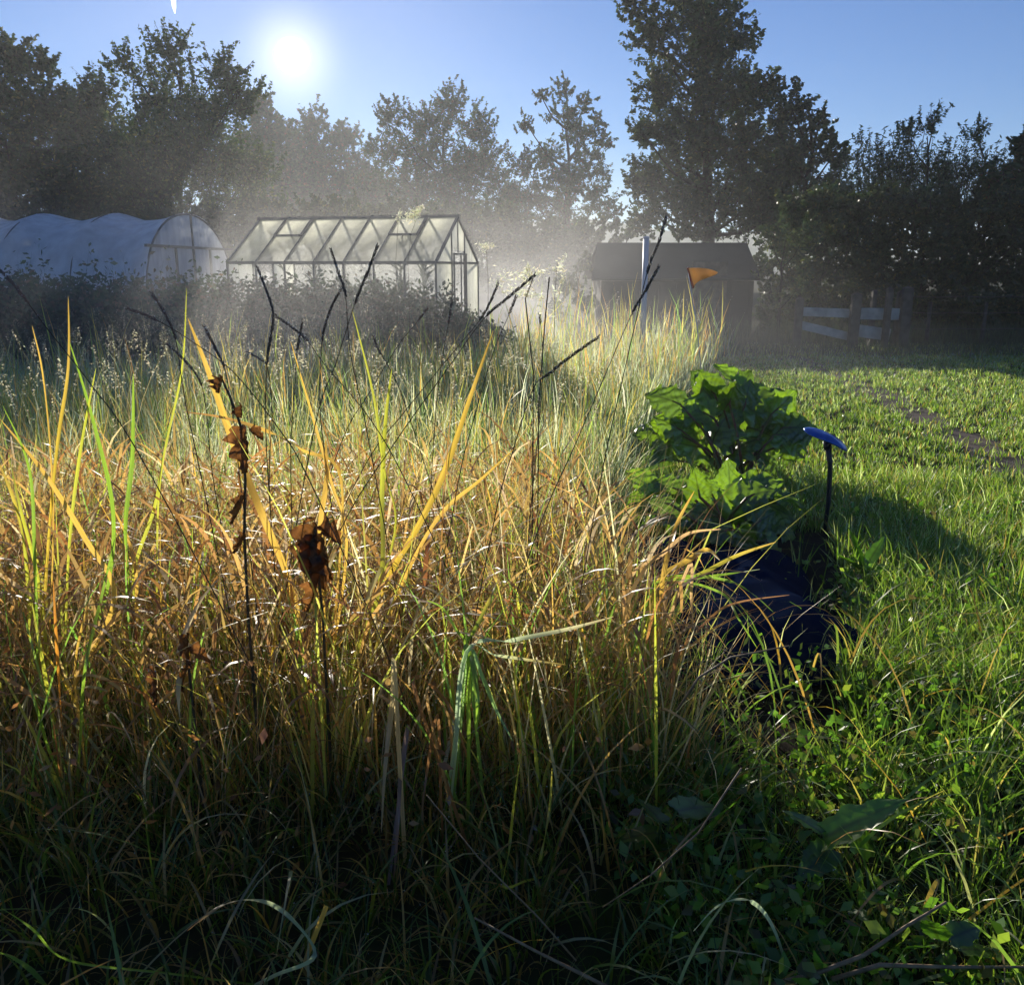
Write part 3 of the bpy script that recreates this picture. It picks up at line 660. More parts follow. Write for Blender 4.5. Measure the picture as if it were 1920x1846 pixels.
# lawn
acc = Acc()
for (n, y0, y1, hl, hh_, wl) in ((42000, 3.0, 6.5, .05, .15, .004), (70000, 6.0, 18.5, .04, .09, .006)):
    x, y = scatter(n, y0, y1, xl=lambda y: xb(y) - .1 * (y < 7), dens_pow=1.15)
    pd = pathdist(x, y); keep = (pd > .24 + R.uniform(-.1, .12, n)) & (~inpoly(x, y, BED) | (R.uniform(0, 1, n) < .04))
    keep |= (pd < .36) & (R.uniform(0, 1, n) < np.where(nz(x, y, 3.0, 11) > .1, .55, .14))
    x = x[keep]; y = y[keep]; n = len(x); mm = nz(x, y, 2.0, 4)
    tall = np.clip(1.0 + .35 * mm + np.clip((5.0 - y) * .4, 0, .8), .4, 2.2)
    cc = palette(n, [(4, (.12, .20, .03)), (2, (.21, .28, .06)), (1.2, (.33, .34, .15)), (1, (.5, .55, .4)), (.6, (.3, .2, .09))])
    x, y, th, hx = tuft(x, y, 14, .035); tall = tall * hx
    v, f, c_, P = blades(B3(x, y), A(n, hl, hh_) * tall, th, np.abs(R.normal(0, .35, n)), A(n, .1, 1.5), (wl + .0005 * y) * A(n, .7, 1.3), cc, seg=3); acc.add(v, f, c_); drops(P, .32, .6)
tag(acc.build('lawn_grass', M['lawn']), 'short dewy green lawn beside the worn path', 'lawn', kind='stuff')
# shaded weeds in front of tunnels and greenhouse
def weedbank():
    acc = Acc()
    n = 5200; y = A(n, 13.4, 15.75); x = A(n, -1.0, 0.0) * (y * .62 + 1); kp = ((x < -4.9) & (R.uniform(0, 1, n) < .4)) | (y > 14.9); x = x[kp]; y = y[kp]; n = len(x)
    h = np.clip(1.05 + .25 * nz(x, y, .8, 2) - .05 * x, .6, 1.9) * A(n, .7, 1.15)
    lim = np.interp(x, [-9, -5.2, -4.8, -2.6, -1.3, -.8, -.1], [1.5, 1.5, 1.52, 1.52, 1.48, .9, .5]); h = np.minimum(h * 1.15, lim * A(n, .72, 1.02)); h = h * np.where((R.uniform(0, 1, n) < .05) & (x < -4.6), A(n, 1.15, 1.4), 1)
    az = A(n, 0, 6.28)
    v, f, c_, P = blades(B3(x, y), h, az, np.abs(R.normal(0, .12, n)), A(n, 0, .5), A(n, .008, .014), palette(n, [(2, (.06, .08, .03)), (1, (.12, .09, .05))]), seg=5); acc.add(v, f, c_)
    lp = []
    for k in range(22):
        i = A(n, 1.2, 4.99); a = np.floor(i).astype(int); fr = (i - a)[:, None]
        lp.append(P[np.arange(n), a] * (1 - fr) + P[np.arange(n), np.minimum(a + 1, 5)] * fr + R.normal(0, .055, (n, 3)))
    lp = np.concatenate(lp); v, f = leafquads(lp, A(len(lp), .05, .13), .5, .3); acc.add(v, f, np.repeat(palette(len(lp), [(3, (.07, .11, .05)), (1, (.12, .16, .07)), (.7, (.2, .15, .09))]), 4, 0))
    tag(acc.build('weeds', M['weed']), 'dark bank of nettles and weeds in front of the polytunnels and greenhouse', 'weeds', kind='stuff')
    acc = Acc()   # rough growth under hedge and fence on the right
    n = 9000; y = A(n, 15.8, 21); x = 4 + A(n, 0, 1) * (y * .62 - 2)
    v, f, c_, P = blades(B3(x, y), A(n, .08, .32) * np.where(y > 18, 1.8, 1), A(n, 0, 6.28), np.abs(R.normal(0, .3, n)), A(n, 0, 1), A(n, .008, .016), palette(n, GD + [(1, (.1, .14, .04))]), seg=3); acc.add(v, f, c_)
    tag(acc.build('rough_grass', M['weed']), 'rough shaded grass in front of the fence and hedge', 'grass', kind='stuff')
weedbank()
# pale seed plumes of the meadow
def plumes():
    n = 900; y = A(n, 5, 15.5); x = -y * .62 + (xb(y) + y * .62) * A(n, 0, 1)
    h = np.clip(.85 + .2 * nz(x, y, .6, 9), .5, 1.3) * A(n, .85, 1.25); acc = Acc()
    v, f, c_, P = blades(B3(x, y), h, A(n, 0, 6.28), np.abs(R.normal(0, .14, n)), A(n, .1, .7), A(n, .003, .005), palette(n, [(1, (.35, .28, .12))]), seg=5); acc.add(v, f, c_)
    tip = P[:, -1]; d = tip - P[:, -2]; d /= np.linalg.norm(d, axis=1)[:, None]
    for k in range(26):
        p = tip - d * (k * .0055)[:, None] if False else tip - d * (k * .0055) + R.normal(0, .004 + .0005 * k * 1.0, (n, 3))
        v, f = leafquads(p, A(n, .010, .022), .35); acc.add(v, f, np.repeat(palette(n, [(1, (.55, .48, .36)), (1, (.4, .32, .2))]), 4, 0))
    tag(acc.build('seed_plume_grass', M['grass']), 'pale feathery seed plumes standing above the meadow', 'grass', kind='stuff')
plumes()
def groundweeds():
    acc = Acc(); n = 2600; x, y = scatter(n, 1.4, 5.6, xl=lambda y: y * 0 + .25); 
    k = (nz(x, y, 2.2, 6) > -.15) & (~inpoly(x, y, BED) | (R.uniform(0, 1, n) < .3)); k &= (y < 4.2) | (R.uniform(0, 1, n) < .3); x = x[k]; y = y[k]; n = len(x)
    for q in range(5):
        a = A(n, 0, 6.283); r_ = A(n, .01, .06); h = A(n, .02, .16)
        c_ = np.stack([x + r_ * np.cos(a), y + r_ * np.sin(a), h], -1)
        v, f = leafquads(c_, A(n, .02, .055), .6, .1); acc.add(v, f, np.repeat(palette(n, [(3, (.10, .20, .03)), (1, (.2, .28, .05)), (.5, (.12, .10, .04))]), 4, 0))
    v, f, c2, P = blades(B3(x, y), A(n, .06, .18), A(n, 0, 6.28), A(n, 0, .6), A(n, 0, .6), A(n, .0015, .003), palette(n, [(1, (.12, .14, .04))]), seg=3); acc.add(v, f, c2)
    tag(acc.build('ground_weeds', M['lawn']), 'small broad leaved weeds low on the soil and in the grass at the lower right', 'weeds', kind='stuff')
    acc = Acc(); n = 1500; x, y = scatter(n, 1.9, 4.8, xr=lambda y: xb(y) - .15)      # crumpled dead leaf scraps
    c_ = B3(x, y) + np.stack([0 * x, 0 * x, A(n, .05, .55)], -1)
    v, f = leafquads(c_, A(n, .015, .05), .5, .3); acc.add(v, f, np.repeat(palette(n, [(2, (.30, .13, .04)), (1, (.45, .24, .07)), (1, (.16, .08, .04))]), 4, 0))
    tag(acc.build('dead_leaves', M['grass']), 'crumpled brown dead leaves caught in the dry grass', 'dead leaves', kind='stuff')
groundweeds()
# ---------------------------------------------------------------- individual seed stalks
def stalk(px, D, headn, label, dense=True, r=.0016, tone='head', hw=.0055):
    """px: tip, ..., base pixels; headn = fraction of the stalk carrying the spike"""
    pts = [W(p[0], p[1], D + (p[2] if len(p) > 2 else 0)) for p in px]
    last = pts[-1]; prev = pts[-2]; dirn = (last - prev).normalized()
    if dirn.z > -.3: dirn.z = -.6; dirn.normalize()
    # run on to the ground
    k = last.z / max(.35, -dirn.z); foot = last + Vector((dirn.x * k * .6, random.uniform(.05, .25), 0)); foot.z = 0
    pts.append(last.lerp(foot, .5) + Vector((dirn.x * .04, 0, 0))); pts.append(foot)
    # smooth
    sm = []
    for i in range(len(pts) - 1):
        p0 = pts[max(i - 1, 0)]; p1 = pts[i]; p2 = pts[i + 1]; p3 = pts[min(i + 2, len(pts) - 1)]
        for j in range(6):
            t = j / 6; sm.append(.5 * ((2 * p1) + (p2 - p0) * t + (2 * p0 - 5 * p1 + 4 * p2 - p3) * t * t + (3 * p1 - p0 - 3 * p2 + p3) * t ** 3))
    sm.append(pts[-1])
    e = empty('seed_stalk', foot, label, 'grass stalk', 'tall dark seed stalks above the dry grass')
    m = MB(); m.tube(sm, [r * .7 + r * .8 * min(1, i / len(sm) * 1.5) for i in range(len(sm))], 5); m.build('stem', M['stemgreen'] if tone != 'head' else M['stemdark'], e, smooth=True)
    # spikelets, alternating
    Ls = [0]
    for i in range(1, len(sm)): Ls.append(Ls[-1] + (sm[i] - sm[i - 1]).length)
    HL = headn; m = MB(); s = 0.004; side = 1
    def at(d):
        for i in range(1, len(sm)):
            if Ls[i] >= d: t = (d - Ls[i - 1]) / max(1e-9, Ls[i] - Ls[i - 1]); return sm[i - 1].lerp(sm[i], t), (sm[i - 1] - sm[i]).normalized()
        return sm[-1], Vector((0, 0, 1))
    while s < HL:
        p, t = at(s); a = t.cross(Vector((0, 1, 0))); a = a.normalized() if a.length > .1 else Vector((1, 0, 0)); b = t.cross(a)
        th = random.uniform(-.5, .5); sdir = (a * math.cos(th) + b * math.sin(th)) * side; side = -side
        ln = random.uniform(.010, .016) * (.8 if s < .02 else 1); ww = hw * random.uniform(.3, .5)
        tipp = p + t * ln + sdir * hw * random.uniform(.5, .9)
        m.tube([p, p.lerp(tipp, .35) + sdir * ww * .6, p.lerp(tipp, .75) + sdir * ww * .4, tipp], [ww * .5, ww, ww * .7, .0003], 5)
        s += random.uniform(.0035, .0055) if dense else random.uniform(.007, .011)
    m.build('seed_head', M['head'], e, smooth=False)
    DROPS.append(np.array([tuple(random.choice(sm[:12]) + Vector((random.gauss(0, .003), random.gauss(0, .003), random.gauss(0, .003)))) for _ in range(14)]))
    return e
PXM = 1 / F
def hl(pxlen, D): return pxlen / F * D
ST = [
 ([(708, 460), (690, 508), (665, 570), (630, 680), (590, 800)], 2.5, 118, 'straight dark seed stalk leaning right in front of the greenhouse roof'),
 ([(620, 466), (636, 515), (648, 555), (657, 660), (690, 820)], 2.6, 92, 'dark seed stalk crossing the greenhouse eaves, leaning left at its tip'),
 ([(642, 538), (620, 580), (604, 640), (600, 760), (610, 860)], 2.7, 110, 'zigzag dark seed stalk just below the greenhouse middle'),
 ([(482, 500), (505, 560), (512, 600), (500, 690), (500, 850)], 2.5, 185, 'bent dark seed stalk below the left end of the greenhouse'),
 ([(514, 590), (570, 632), (610, 685), (690, 780), (760, 900)], 2.52, 80, 'short seed head branching right from the bent stalk'),
 ([(567, 603), (557, 660), (552, 740), (545, 860)], 2.8, 58, 'small upright dark seed stalk crossing the branching seed head'),
 ([(283, 548), (310, 590), (330, 640), (345, 740), (370, 860)], 2.5, 95, 'dark seed stalk under the right polytunnel, its head thin and curved'),
 ([(313, 645), (350, 680), (378, 722), (390, 800), (400, 900)], 2.7, 100, 'low dark seed stalk arching right of the thin curved head'),
 ([(383, 612), (405, 655), (422, 695), (440, 800), (450, 900)], 2.6, 85, 'dark seed stalk rising just right of the tall orange blade tip'),
 ([(238, 578), (290, 598), (360, 640), (440, 700), (520, 800), (580, 900)], 2.3, 60, 'reddish seed stalk sloping down to the right across the orange blade'),
 ([(-6, 500), (35, 545), (90, 618), (170, 720), (260, 850)], 2.2, 85, 'dark seed stalk entering from the left edge and sloping right'),
 ([(460, 658), (485, 672), (502, 692), (510, 780), (505, 900)], 2.8, 45, 'little hooked seed head low between the stalks'),
 ([(848, 560), (842, 600), (828, 680), (815, 800)], 3.0, 50, 'thin upright seed stalk right of the greenhouse gable foot'),
 ([(935, 530), (905, 592), (850, 660), (760, 770), (680, 880)], 2.7, 80, 'dark seed stalk leaning right, left of the white fluffy plume'),
 ([(1003, 515), (950, 560), (905, 600), (840, 690), (740, 830), (640, 990)], 2.4, 120, 'long dark seed stalk ending in the white fluffy plume'),
 ([(968, 555), (950, 600), (925, 660), (890, 780), (860, 900)], 2.6, 40, 'short seed head hanging under the white fluffy plume'),
 ([(1122, 632), (1070, 668), (1030, 700), (1000, 728), (960, 850), (930, 960)], 2.3, 135, 'thick silvery edged seed head leaning right above the meadow centre'),
 ([(1250, 405), (1235, 455), (1215, 505), (1195, 590), (1165, 720), (1130, 880)], 2.4, 110, 'tallest seed stalk reaching in front of the pale pipe post'),
 ([(1235, 500), (1210, 545), (1183, 592), (1140, 690), (1080, 830), (1010, 990)], 2.35, 100, 'dark seed stalk just below the tallest one, leaning right over the shed'),
 ([(802, 578), (775, 612), (745, 650), (690, 740), (640, 830)], 3.0, 30, 'thin reddish seed stalk leaning right below the greenhouse'),
 ([(1012, 590), (1018, 680), (1010, 800), (995, 960)], 2.7, 20, 'long bare dark stem standing under the white fluffy plume'),
 ([(700, 630), (712, 660), (730, 690), (760, 760)], 3.0, 40, 'small seed stalk leaning left in the middle of the meadow'),
]
for p, D, hpx, lab in ST:
    stalk(p, D, hl(hpx, D), lab, r=.0011, hw=.0046 if D < 2.7 else .0042)
# ---------------------------------------------------------------- broad blades with real plants
def ribbon(pts, width, col, tipcol=None, fold=.25, name='leaf', parent=None, m='grass', flat=None):
    sm = []
    for i in range(len(pts) - 1):
        p0 = pts[max(i - 1, 0)]; p1 = pts[i]; p2 = pts[i + 1]; p3 = pts[min(i + 2, len(pts) - 1)]
        for j in range(6):
            t = j / 6; sm.append(.5 * ((2 * p1) + (p2 - p0) * t + (2 * p0 - 5 * p1 + 4 * p2 - p3) * t * t + (3 * p1 - p0 - 3 * p2 + p3) * t ** 3))
    sm.append(pts[-1]); n = len(sm); V = []; C = []; Fq = []
    ph = random.uniform(0, 6)
    for i, p in enumerate(sm):
        s = i / (n - 1)                       # 0 at the tip
        t = (sm[min(i + 1, n - 1)] - sm[max(i - 1, 0)]).normalized()
        view = Vector((math.sin(ph + s * 1.6) * .6, -1, .25)).normalized()
        a = t.cross(view).normalized(); b = t.cross(a)
        ww = width * min(1, (s * 3.2) ** .8) * (1 - .35 * s) / 2 + .0004
        for k, (u, d) in enumerate(((-1, 0), (-.5, .6), (0, 1), (.5, .6), (1, 0))):
            V.append(tuple(p + a * u * ww + b * d * ww * fold)); 
            q = random.uniform(.88, 1.1)*(1.12 if k in (1,3) else .95); cc = [x * q for x in col]
            if tipcol: f_ = max(0, 1 - s * 2.2); cc = [x * (1 - f_) + y * f_ for x, y in zip(cc, tipcol)]
            C.append(cc)
    for i in range(n - 1):
        for k in range(4): a = i * 5 + k; Fq.append((a, a + 1, a + 6, a + 5))
    o = npmesh(name, V, Fq, M[m], parent, np.array(C), smooth=True)
    return o
OR = (.55, .33, .06); YG = (.40, .38, .04); GN = (.20, .30, .03); ST_ = (.55, .40, .20); BR = (.28, .13, .05); PG = (.36, .42, .25)
def reed(label, foot, D, leaves, name='reed_clump', cat='reed clump', group='broad bladed reeds in the foreground', zfoot=0):
    e = empty(name, foot, label, cat, group)
    for lf in leaves:
        px, wpx, col = lf[:3]; tipc = lf[3] if len(lf) > 3 else None; dd = lf[4] if len(lf) > 4 else 0
        pts = [W(x, y, D + dd + .12 * math.sin(i + x)) for i, (x, y) in enumerate(px)]
        if len(lf) <= 5 or lf[5]: 
            l = pts[-1]; f_ = Vector(foot) + Vector((random.uniform(-.05, .05), random.uniform(-.05, .05), 0))
            pts += [l.lerp(f_, .5), f_]
        ribbon(pts, .82 * wpx / F * (D + dd), col, tipc, parent=e)
    return e
reed('tallest orange and yellow reed blades crossing behind the dead dock leaf', G(600, 1440), 2.6, [
    ([(352, 596), (392, 700), (445, 850), (498, 980), (545, 1100)], 19, OR),
    ([(925, 620), (885, 735), (835, 880), (785, 985), (720, 1100)], 17, (.50, .32, .04), OR),
    ([(735, 690), (722, 800), (716, 930), (712, 1100)], 17, YG),
    ([(345, 772), (420, 783), (500, 808), (570, 845), (640, 900)], 9, OR, BR),
    ([(660, 580), (700, 740), (720, 880), (740, 1000)], 8, YG), ([(610, 820), (612, 900), (600, 1010)], 14, OR),
    ([(545, 640), (580, 760), (620, 900), (650, 1020)], 7, OR), ([(965, 840), (900, 900), (830, 960), (770, 1060)], 10, OR)])
reed('left yellow green reed clump with blades fanning at the left edge', G(95, 1380), 2.6, [
    ([(128, 555), (128, 690), (108, 830), (92, 1000)], 15, (.5, .34, .04), OR), ([(130, 640), (175, 790), (212, 960), (200, 1110)], 10, GN),
    ([(0, 785), (85, 890), (160, 1010), (215, 1120)], 13, OR), ([(-10, 850), (30, 950), (50, 1060)], 16, YG, OR),
    ([(20, 870), (40, 960), (70, 1080)], 12, YG), ([(5, 760), (55, 880), (65, 1050)], 9, GN),
    ([(60, 610), (80, 700), (95, 850), (100, 1000)], 8, OR), ([(180, 690), (150, 850), (130, 1020)], 9, YG)])
reed('green reed blades standing alone left of the dock stem', G(260, 1300), 2.8, [
    ([(250, 700), (248, 860), (235, 1000)], 13, GN), ([(310, 830), (290, 950), (250, 1080)], 9, YG), ([(200, 930), (240, 1010), (255, 1080)], 9, OR),
    ([(350, 540), (340, 700), (300, 900)], 5, YG)])
reed('rusty upright reed blades low at the left', G(130, 1520), 2.35, [
    ([(100, 1090), (104, 1170), (110, 1270), (118, 1380)], 14, (.55, .22, .03)), ([(185, 1060), (160, 1150), (140, 1260)], 9, OR),
    ([(215, 1010), (190, 1120), (160, 1250)], 8, GN), ([(60, 1130), (80, 1240), (100, 1350)], 10, YG), ([(20, 1210), (60, 1300), (90, 1400)], 9, GN)])
reed('dry orange reed leaning right over the dark plastic sheet, its leaves spread like a hand', G(1200, 1400), 2.75, [
    ([(1302, 920), (1270, 980), (1252, 1040), (1240, 1110)], 14, OR, None, 0), ([(1352, 992), (1290, 1000), (1240, 1040), (1180, 1090)], 11, (.6, .36, .16)),
    ([(1455, 1016), (1380, 1042), (1300, 1082), (1225, 1102)], 12, YG, OR), ([(1350, 1050), (1325, 1030), (1290, 1050), (1230, 1100)], 14, OR),
    ([(1450, 1147), (1410, 1112), (1370, 1090), (1300, 1080), (1235, 1100)], 8, GN, GN), ([(1425, 1067), (1370, 1075), (1300, 1085), (1220, 1105)], 7, GN),
    ([(1420, 1215), (1385, 1160), (1350, 1110), (1250, 1100)], 7, GN), ([(1230, 1300), (1228, 1230), (1240, 1150), (1250, 1100)], 10, (.5, .3, .14)),
    ([(1480, 1115), (1380, 1130), (1330, 1160), (1270, 1230)], 6, BR, BR), ([(1300, 1180), (1296, 1120), (1292, 1060)], 8, (.5, .3, .14), None, 0)])
reed('star shaped grass shoot with pale blades in the middle of the tangle', G(860, 1560), 2.0, [
    ([(1150, 1156), (1060, 1180), (960, 1200), (875, 1222)], 12, PG, ST_), ([(1062, 1246), (1000, 1238), (930, 1228), (875, 1222)], 9, PG, OR),
    ([(962, 1390), (930, 1330), (905, 1270), (878, 1222)], 12, (.22, .34, .10)), ([(892, 1380), (895, 1310), (880, 1225)], 14, GN),
    ([(945, 1060), (915, 1130), (885, 1190), (870, 1225)], 12, GN, OR), ([(800, 1125), (830, 1140), (855, 1180), (872, 1222)], 7, GN)])
reed('pale dead reed blade hanging straight down in the shade of the tangle', G(745, 1640), 2.1, [
    ([(715, 1560), (722, 1440), (735, 1320), (738, 1240)], 19, ST_), ([(735, 1700), (745, 1560), (752, 1440), (765, 1360)], 12, (.25, .16, .14))])
reed('drooping brown blades folded over near the middle of the tangle', G(860, 1600), 2.1, [
    ([(920, 1530), (880, 1430), (850, 1340), (815, 1290), (775, 1280)], 14, BR), ([(845, 1530), (848, 1430), (840, 1340), (800, 1300)], 10, (.4, .22, .08)),
    ([(790, 1540), (800, 1450), (820, 1340)], 8, BR)])
reed('arching pale green blade over the dark bottom left', Vector((-.6, 1.62, 0)), 1.58, [
    ([(350, 1745), (420, 1695), (490, 1688), (545, 1720), (590, 1790)], 16, PG, BR), ([(545, 1870), (580, 1780), (612, 1698)], 17, OR, OR, .05, False),
    ([(0, 1700), (60, 1740), (130, 1800)], 8, GN)])
reed('arching pale blade over the bottom right grass', Vector((.5, 1.66, 0)), 1.62, [
    ([(1300, 1745), (1350, 1695), (1410, 1690), (1455, 1750), (1480, 1850)], 11, PG)])
reed('thin yellow blade with a sideways bend in the dark lower middle', G(990, 1640), 1.86, [
    ([(975, 1420), (962, 1520), (955, 1590), (945, 1660)], 9, YG), ([(1035, 1440), (1030, 1520), (1015, 1600)], 9, (.3, .26, .04))])
def straws(name, label, lines, D, group=None):
    for k, (px, r, lab) in enumerate(lines):
        pts = [W(x, y, D) for x, y in px]; e = empty('dry_stem', pts[-1], lab, 'dry stem', 'dry broken stems lying over the grass')
        m = MB(); m.tube(pts, [r * (.5 + .5 * min(1, i / max(1, len(pts) - 1) * 1.6)) for i in range(len(pts))], 6); m.build('stalk', solid('dry stem %d' % k, (.36, .22, .11), .6, nscale=40, noise=.5), e, smooth=True)
straws('dry_stem', '', [
    ([(1775, 1690), (1700, 1735), (1620, 1790), (1540, 1820), (1430, 1850)], .005, 'brown dry stem slanting up to the right in the bottom right corner'),
    ([(1925, 1812), (1780, 1812), (1650, 1808), (1560, 1835)], .005, 'brown dry stem lying level in the bottom right corner'),
    ([(1480, 1210), (1370, 1232), (1310, 1270), (1270, 1330)], .0025, 'thin orange stem arching over the bare soil bed'),
    ([(890, 1720), (1000, 1780), (1100, 1830), (1180, 1870)], .004, 'grey dry stem slanting down to the right in the dark bottom middle'),
    ([(800, 1490), (900, 1610), (1010, 1720), (1080, 1800)], .002, 'thin dark stem crossing the shaded bottom middle'),
    ([(1130, 1700), (1220, 1640), (1310, 1560), (1390, 1440)], .002, 'thin straw leaning right beside the dock leaves')], 1.56)
# ---------------------------------------------------------------- broad leaves
def bigleaf(base, tip, width, parent, m, name='leaf', lobes=.12, cup=.25, wav=.06, curl=.3, roll=0.0, seed=0, heart=.35, N_=16, K_=9, face=None):
    rnd = random.Random(seed); base = Vector(base); tip = Vector(tip); ax = tip - base; L = ax.length; ax.normalize()
    side = ax.cross(Vector((0, 0, 1)))
    side = side.normalized() if side.length > .1 else Vector((1, 0, 0))
    if face is not None: side = ax.cross(Vector(face)).normalized()
    side = (Matrix.Rotation(roll, 3, ax) @ side); up = side.cross(ax).normalized()
    ph = [rnd.uniform(0, 6.28) for _ in range(6)]
    if m == 'rhub': N_, K_ = 34, 23
    V = []; Fq = []; C = []
    nv = 6 if m == 'rhub' else 9
    tone = rnd.uniform(.75, 1.25); basec = {'rhub': (.115, .20, .026), 'dock': (.075, .16, .02)}.get(m, (.13, .055, .014))
    for i in range(N_ + 1):
        s = i / N_
        w_ = width / 2 * (math.sin(math.pi * min(1, (s * .92 + .09)) ** .72) ** .8) * (1 + lobes * math.sin(s * 17 + ph[0]) + lobes * .6 * math.sin(s * 31 + ph[1]))
        w_ = max(w_, .002)
        for k in range(K_):
            u = k / (K_ - 1) * 2 - 1
            back = -heart * L * abs(u) ** 1.6 * (1 - s) ** 2 * .5
            q = (s - .45 * abs(u)) * nv; fq = abs(q - round(q)); vein = max(0, 1 - fq * 7) * min(1, abs(u) * 5 + .2); rib = max(0, 1 - abs(u) * K_ * .45)
            puck = (.5 - fq) ** .5 if fq < .5 else 0
            z = cup * w_ * abs(u) ** 1.5 + wav * width * (math.sin(u * 7 + ph[2] + s * 9) * math.sin(s * 11 + ph[3] + u * 3)) * abs(u) ** .6 - curl * L * s ** 2 + .05 * width * (fq - .25) * min(1, abs(u) * 3) + .012 * width * math.sin(u * 31 + ph[4]) * math.sin(s * 37)
            edge = 1 + .06 * math.sin(s * 53 + ph[4] * (1 if u > 0 else 2)) + .09 * math.sin(s * 21 + ph[5] + (u > 0) * 2)
            p = base + ax * (s * L + back) + side * (u * w_ * edge) + up * z
            V.append(tuple(p)); f_ = max(vein * .55, rib * .75)
            C.append([tone * (a * (1 - f_) + b * f_) for a, b in zip(basec, (.03, .045, .01))])
    for i in range(N_):
        for k in range(K_ - 1): a = i * K_ + k; Fq.append((a, a + 1, a + K_ + 1, a + K_))
    return npmesh(name, V, Fq, M[m], parent, np.array(C) if m != 'dead' else None, smooth=True)
def midrib(base, tip, curl, parent, r, m='stemgreen'):
    pass
def rhubarb(label, foot, tops, D, seed, extra=0):
    rnd = random.Random(seed)
    e = empty('rhubarb_plant', foot, label, 'rhubarb', 'rhubarb plants beside the lawn')
    lst = list(tops)
    for (px, py, wpx, ang, dd) in lst:
        c_ = W(px, py, D + dd); wd = .86 * wpx / F * D
        # stalk from foot to leaf base
        dirv = Vector((math.cos(ang), rnd.uniform(-.5, .3), math.sin(ang) )).normalized()
        b = c_ - dirv * wd * .5; tp = c_ + dirv * wd * .55
        foot_ = Vector(foot) + Vector((rnd.uniform(-.1, .1), rnd.uniform(-.1, .1), 0))
        if b.z < .06: b.z = .06
        lf = bigleaf(b, tp, wd * 1.05, e, 'rhub', seed=rnd.random(), roll=rnd.uniform(-.35, .35), face=(rnd.uniform(-.9, .9), rnd.uniform(-.9, -.3), rnd.uniform(.2, 1.0)), cup=rnd.uniform(-.4, .3), wav=.075, curl=rnd.uniform(-.1, .45), lobes=.14)
        m = MB(); mid = foot_.lerp(b, .55) + Vector((0, 0, .10 * (b - foot_).length)); m.tube([foot_, mid, b, b.lerp(tp, .25)], [.013, .010, .008, .004], 6)
        s = m.build('stalk', M['stemred'], None, smooth=True); s.parent = lf; s.matrix_parent_inverse = Matrix.Translation(-Vector(e.location))
    return e
def ring(cx, cy, rx, ry, n, w0, w1, seed):
    rnd = random.Random(seed); o = []
    for i in range(n):
        a = rnd.uniform(0, 6.283); q = rnd.uniform(.2, 1) ** .5
        x = cx + math.cos(a) * rx * q; y = cy - math.sin(a) * ry * q
        o.append((x, y, rnd.uniform(w0, w1), math.atan2(cy + 60 - y, x - cx) + rnd.uniform(-.6, .6), rnd.uniform(-.35, .35)))
    return o
rhubarb('tall rhubarb plant with crinkled leaves, behind the lower one', G(1375, 905), [
    (1365, 700, 60, 2.2, 0), (1400, 712, 55, .9, 0), (1430, 745, 95, .2, -.1), (1300, 760, 100, 2.6, -.1), (1350, 790, 100, 1.2, -.2), (1250, 800, 85, 2.9, 0), (1475, 780, 90, .1, 0),
    (1440, 810, 90, -.2, -.15), (1390, 830, 80, .8, -.25), (1290, 835, 85, 3.0, -.2), (1340, 745, 80, 1.9, .1), (1480, 840, 70, -.3, 0), (1240, 840, 70, 3.3, -.1), (1400, 770, 90, .8, .1), (1225, 870, 70, 3.4, -.2), (1500, 800, 70, .1, -.2), (1215, 810, 60, 2.9, .1), (1450, 870, 70, -.5, -.3)] + ring(1365, 790, 150, 80, 20, 45, 78, 4), 6.8, 5)
rhubarb('lower rhubarb plant with folded leaves, right behind the dark plastic sheet', G(1370, 1040), [
    (1330, 920, 80, 2.2, 0), (1430, 905, 80, .5, 0), (1380, 950, 100, 1.4, -.2), (1455, 945, 100, -.1, -.15), (1320, 960, 90, 2.8, -.2), (1250, 910, 60, 2.8, .1), (1210, 930, 60, 3.1, .1), (1400, 910, 80, 1.2, .15),
    (1430, 985, 80, -.4, -.25), (1290, 940, 80, 2.7, .1), (1400, 1015, 60, -.9, -.5), (1335, 1000, 70, 3.4, -.4), (1455, 1030, 55, -.7, -.5), (1240, 950, 85, 2.9, 0), (1200, 900, 75, 2.6, .2), (1480, 930, 80, 0, -.1), (1190, 960, 70, 3.2, .1), (1470, 985, 80, -.4, -.2), (1370, 900, 90, 1.5, .1)] + ring(1340, 950, 150, 55, 16, 42, 72, 9), 5.0, 8)
def dockplant(label, foot, D, leaves, group='low broad leaved docks near the soil bed', name='dock_plant'):
    e = empty(name, foot, label, 'dock plant', group)
    for k, (x0, y0, x1, y1, wpx, roll) in enumerate(leaves):
        b = W(x0, y0, D); t = W(x1, y1, D + random.uniform(-.1, .15)); b.z = max(b.z, .04); t.z = max(t.z, .05)
        bigleaf(b, t, wpx / F * D, e, 'dock', seed=k * 3.3 + x0, roll=roll, cup=.15, wav=.04, curl=.12, lobes=.05, heart=.15)
        m = MB(); m.tube([foot, Vector(foot).lerp(b, .6) + Vector((0, 0, .02)), b], [.005, .004, .003], 5); m.build('stalk', M['stemgreen'], e)
    return e
dockplant('dock with one large lit leaf at the lower right', G(1570, 1640), 1.98, [(1545, 1570, 1690, 1490, 75, .6), (1560, 1590, 1500, 1640, 70, -.4), (1590, 1570, 1660, 1580, 80, .9), (1540, 1560, 1470, 1510, 50, .2)])
dockplant('dock with ragged green leaves at the foot of the dry grass', G(1230, 1610), 2.0, [(1240, 1540, 1200, 1490, 70, .5), (1270, 1520, 1350, 1500, 70, .3), (1230, 1560, 1150, 1570, 60, .1), (1260, 1570, 1320, 1600, 70, -.3), (1330, 1560, 1370, 1490, 60, .4)])
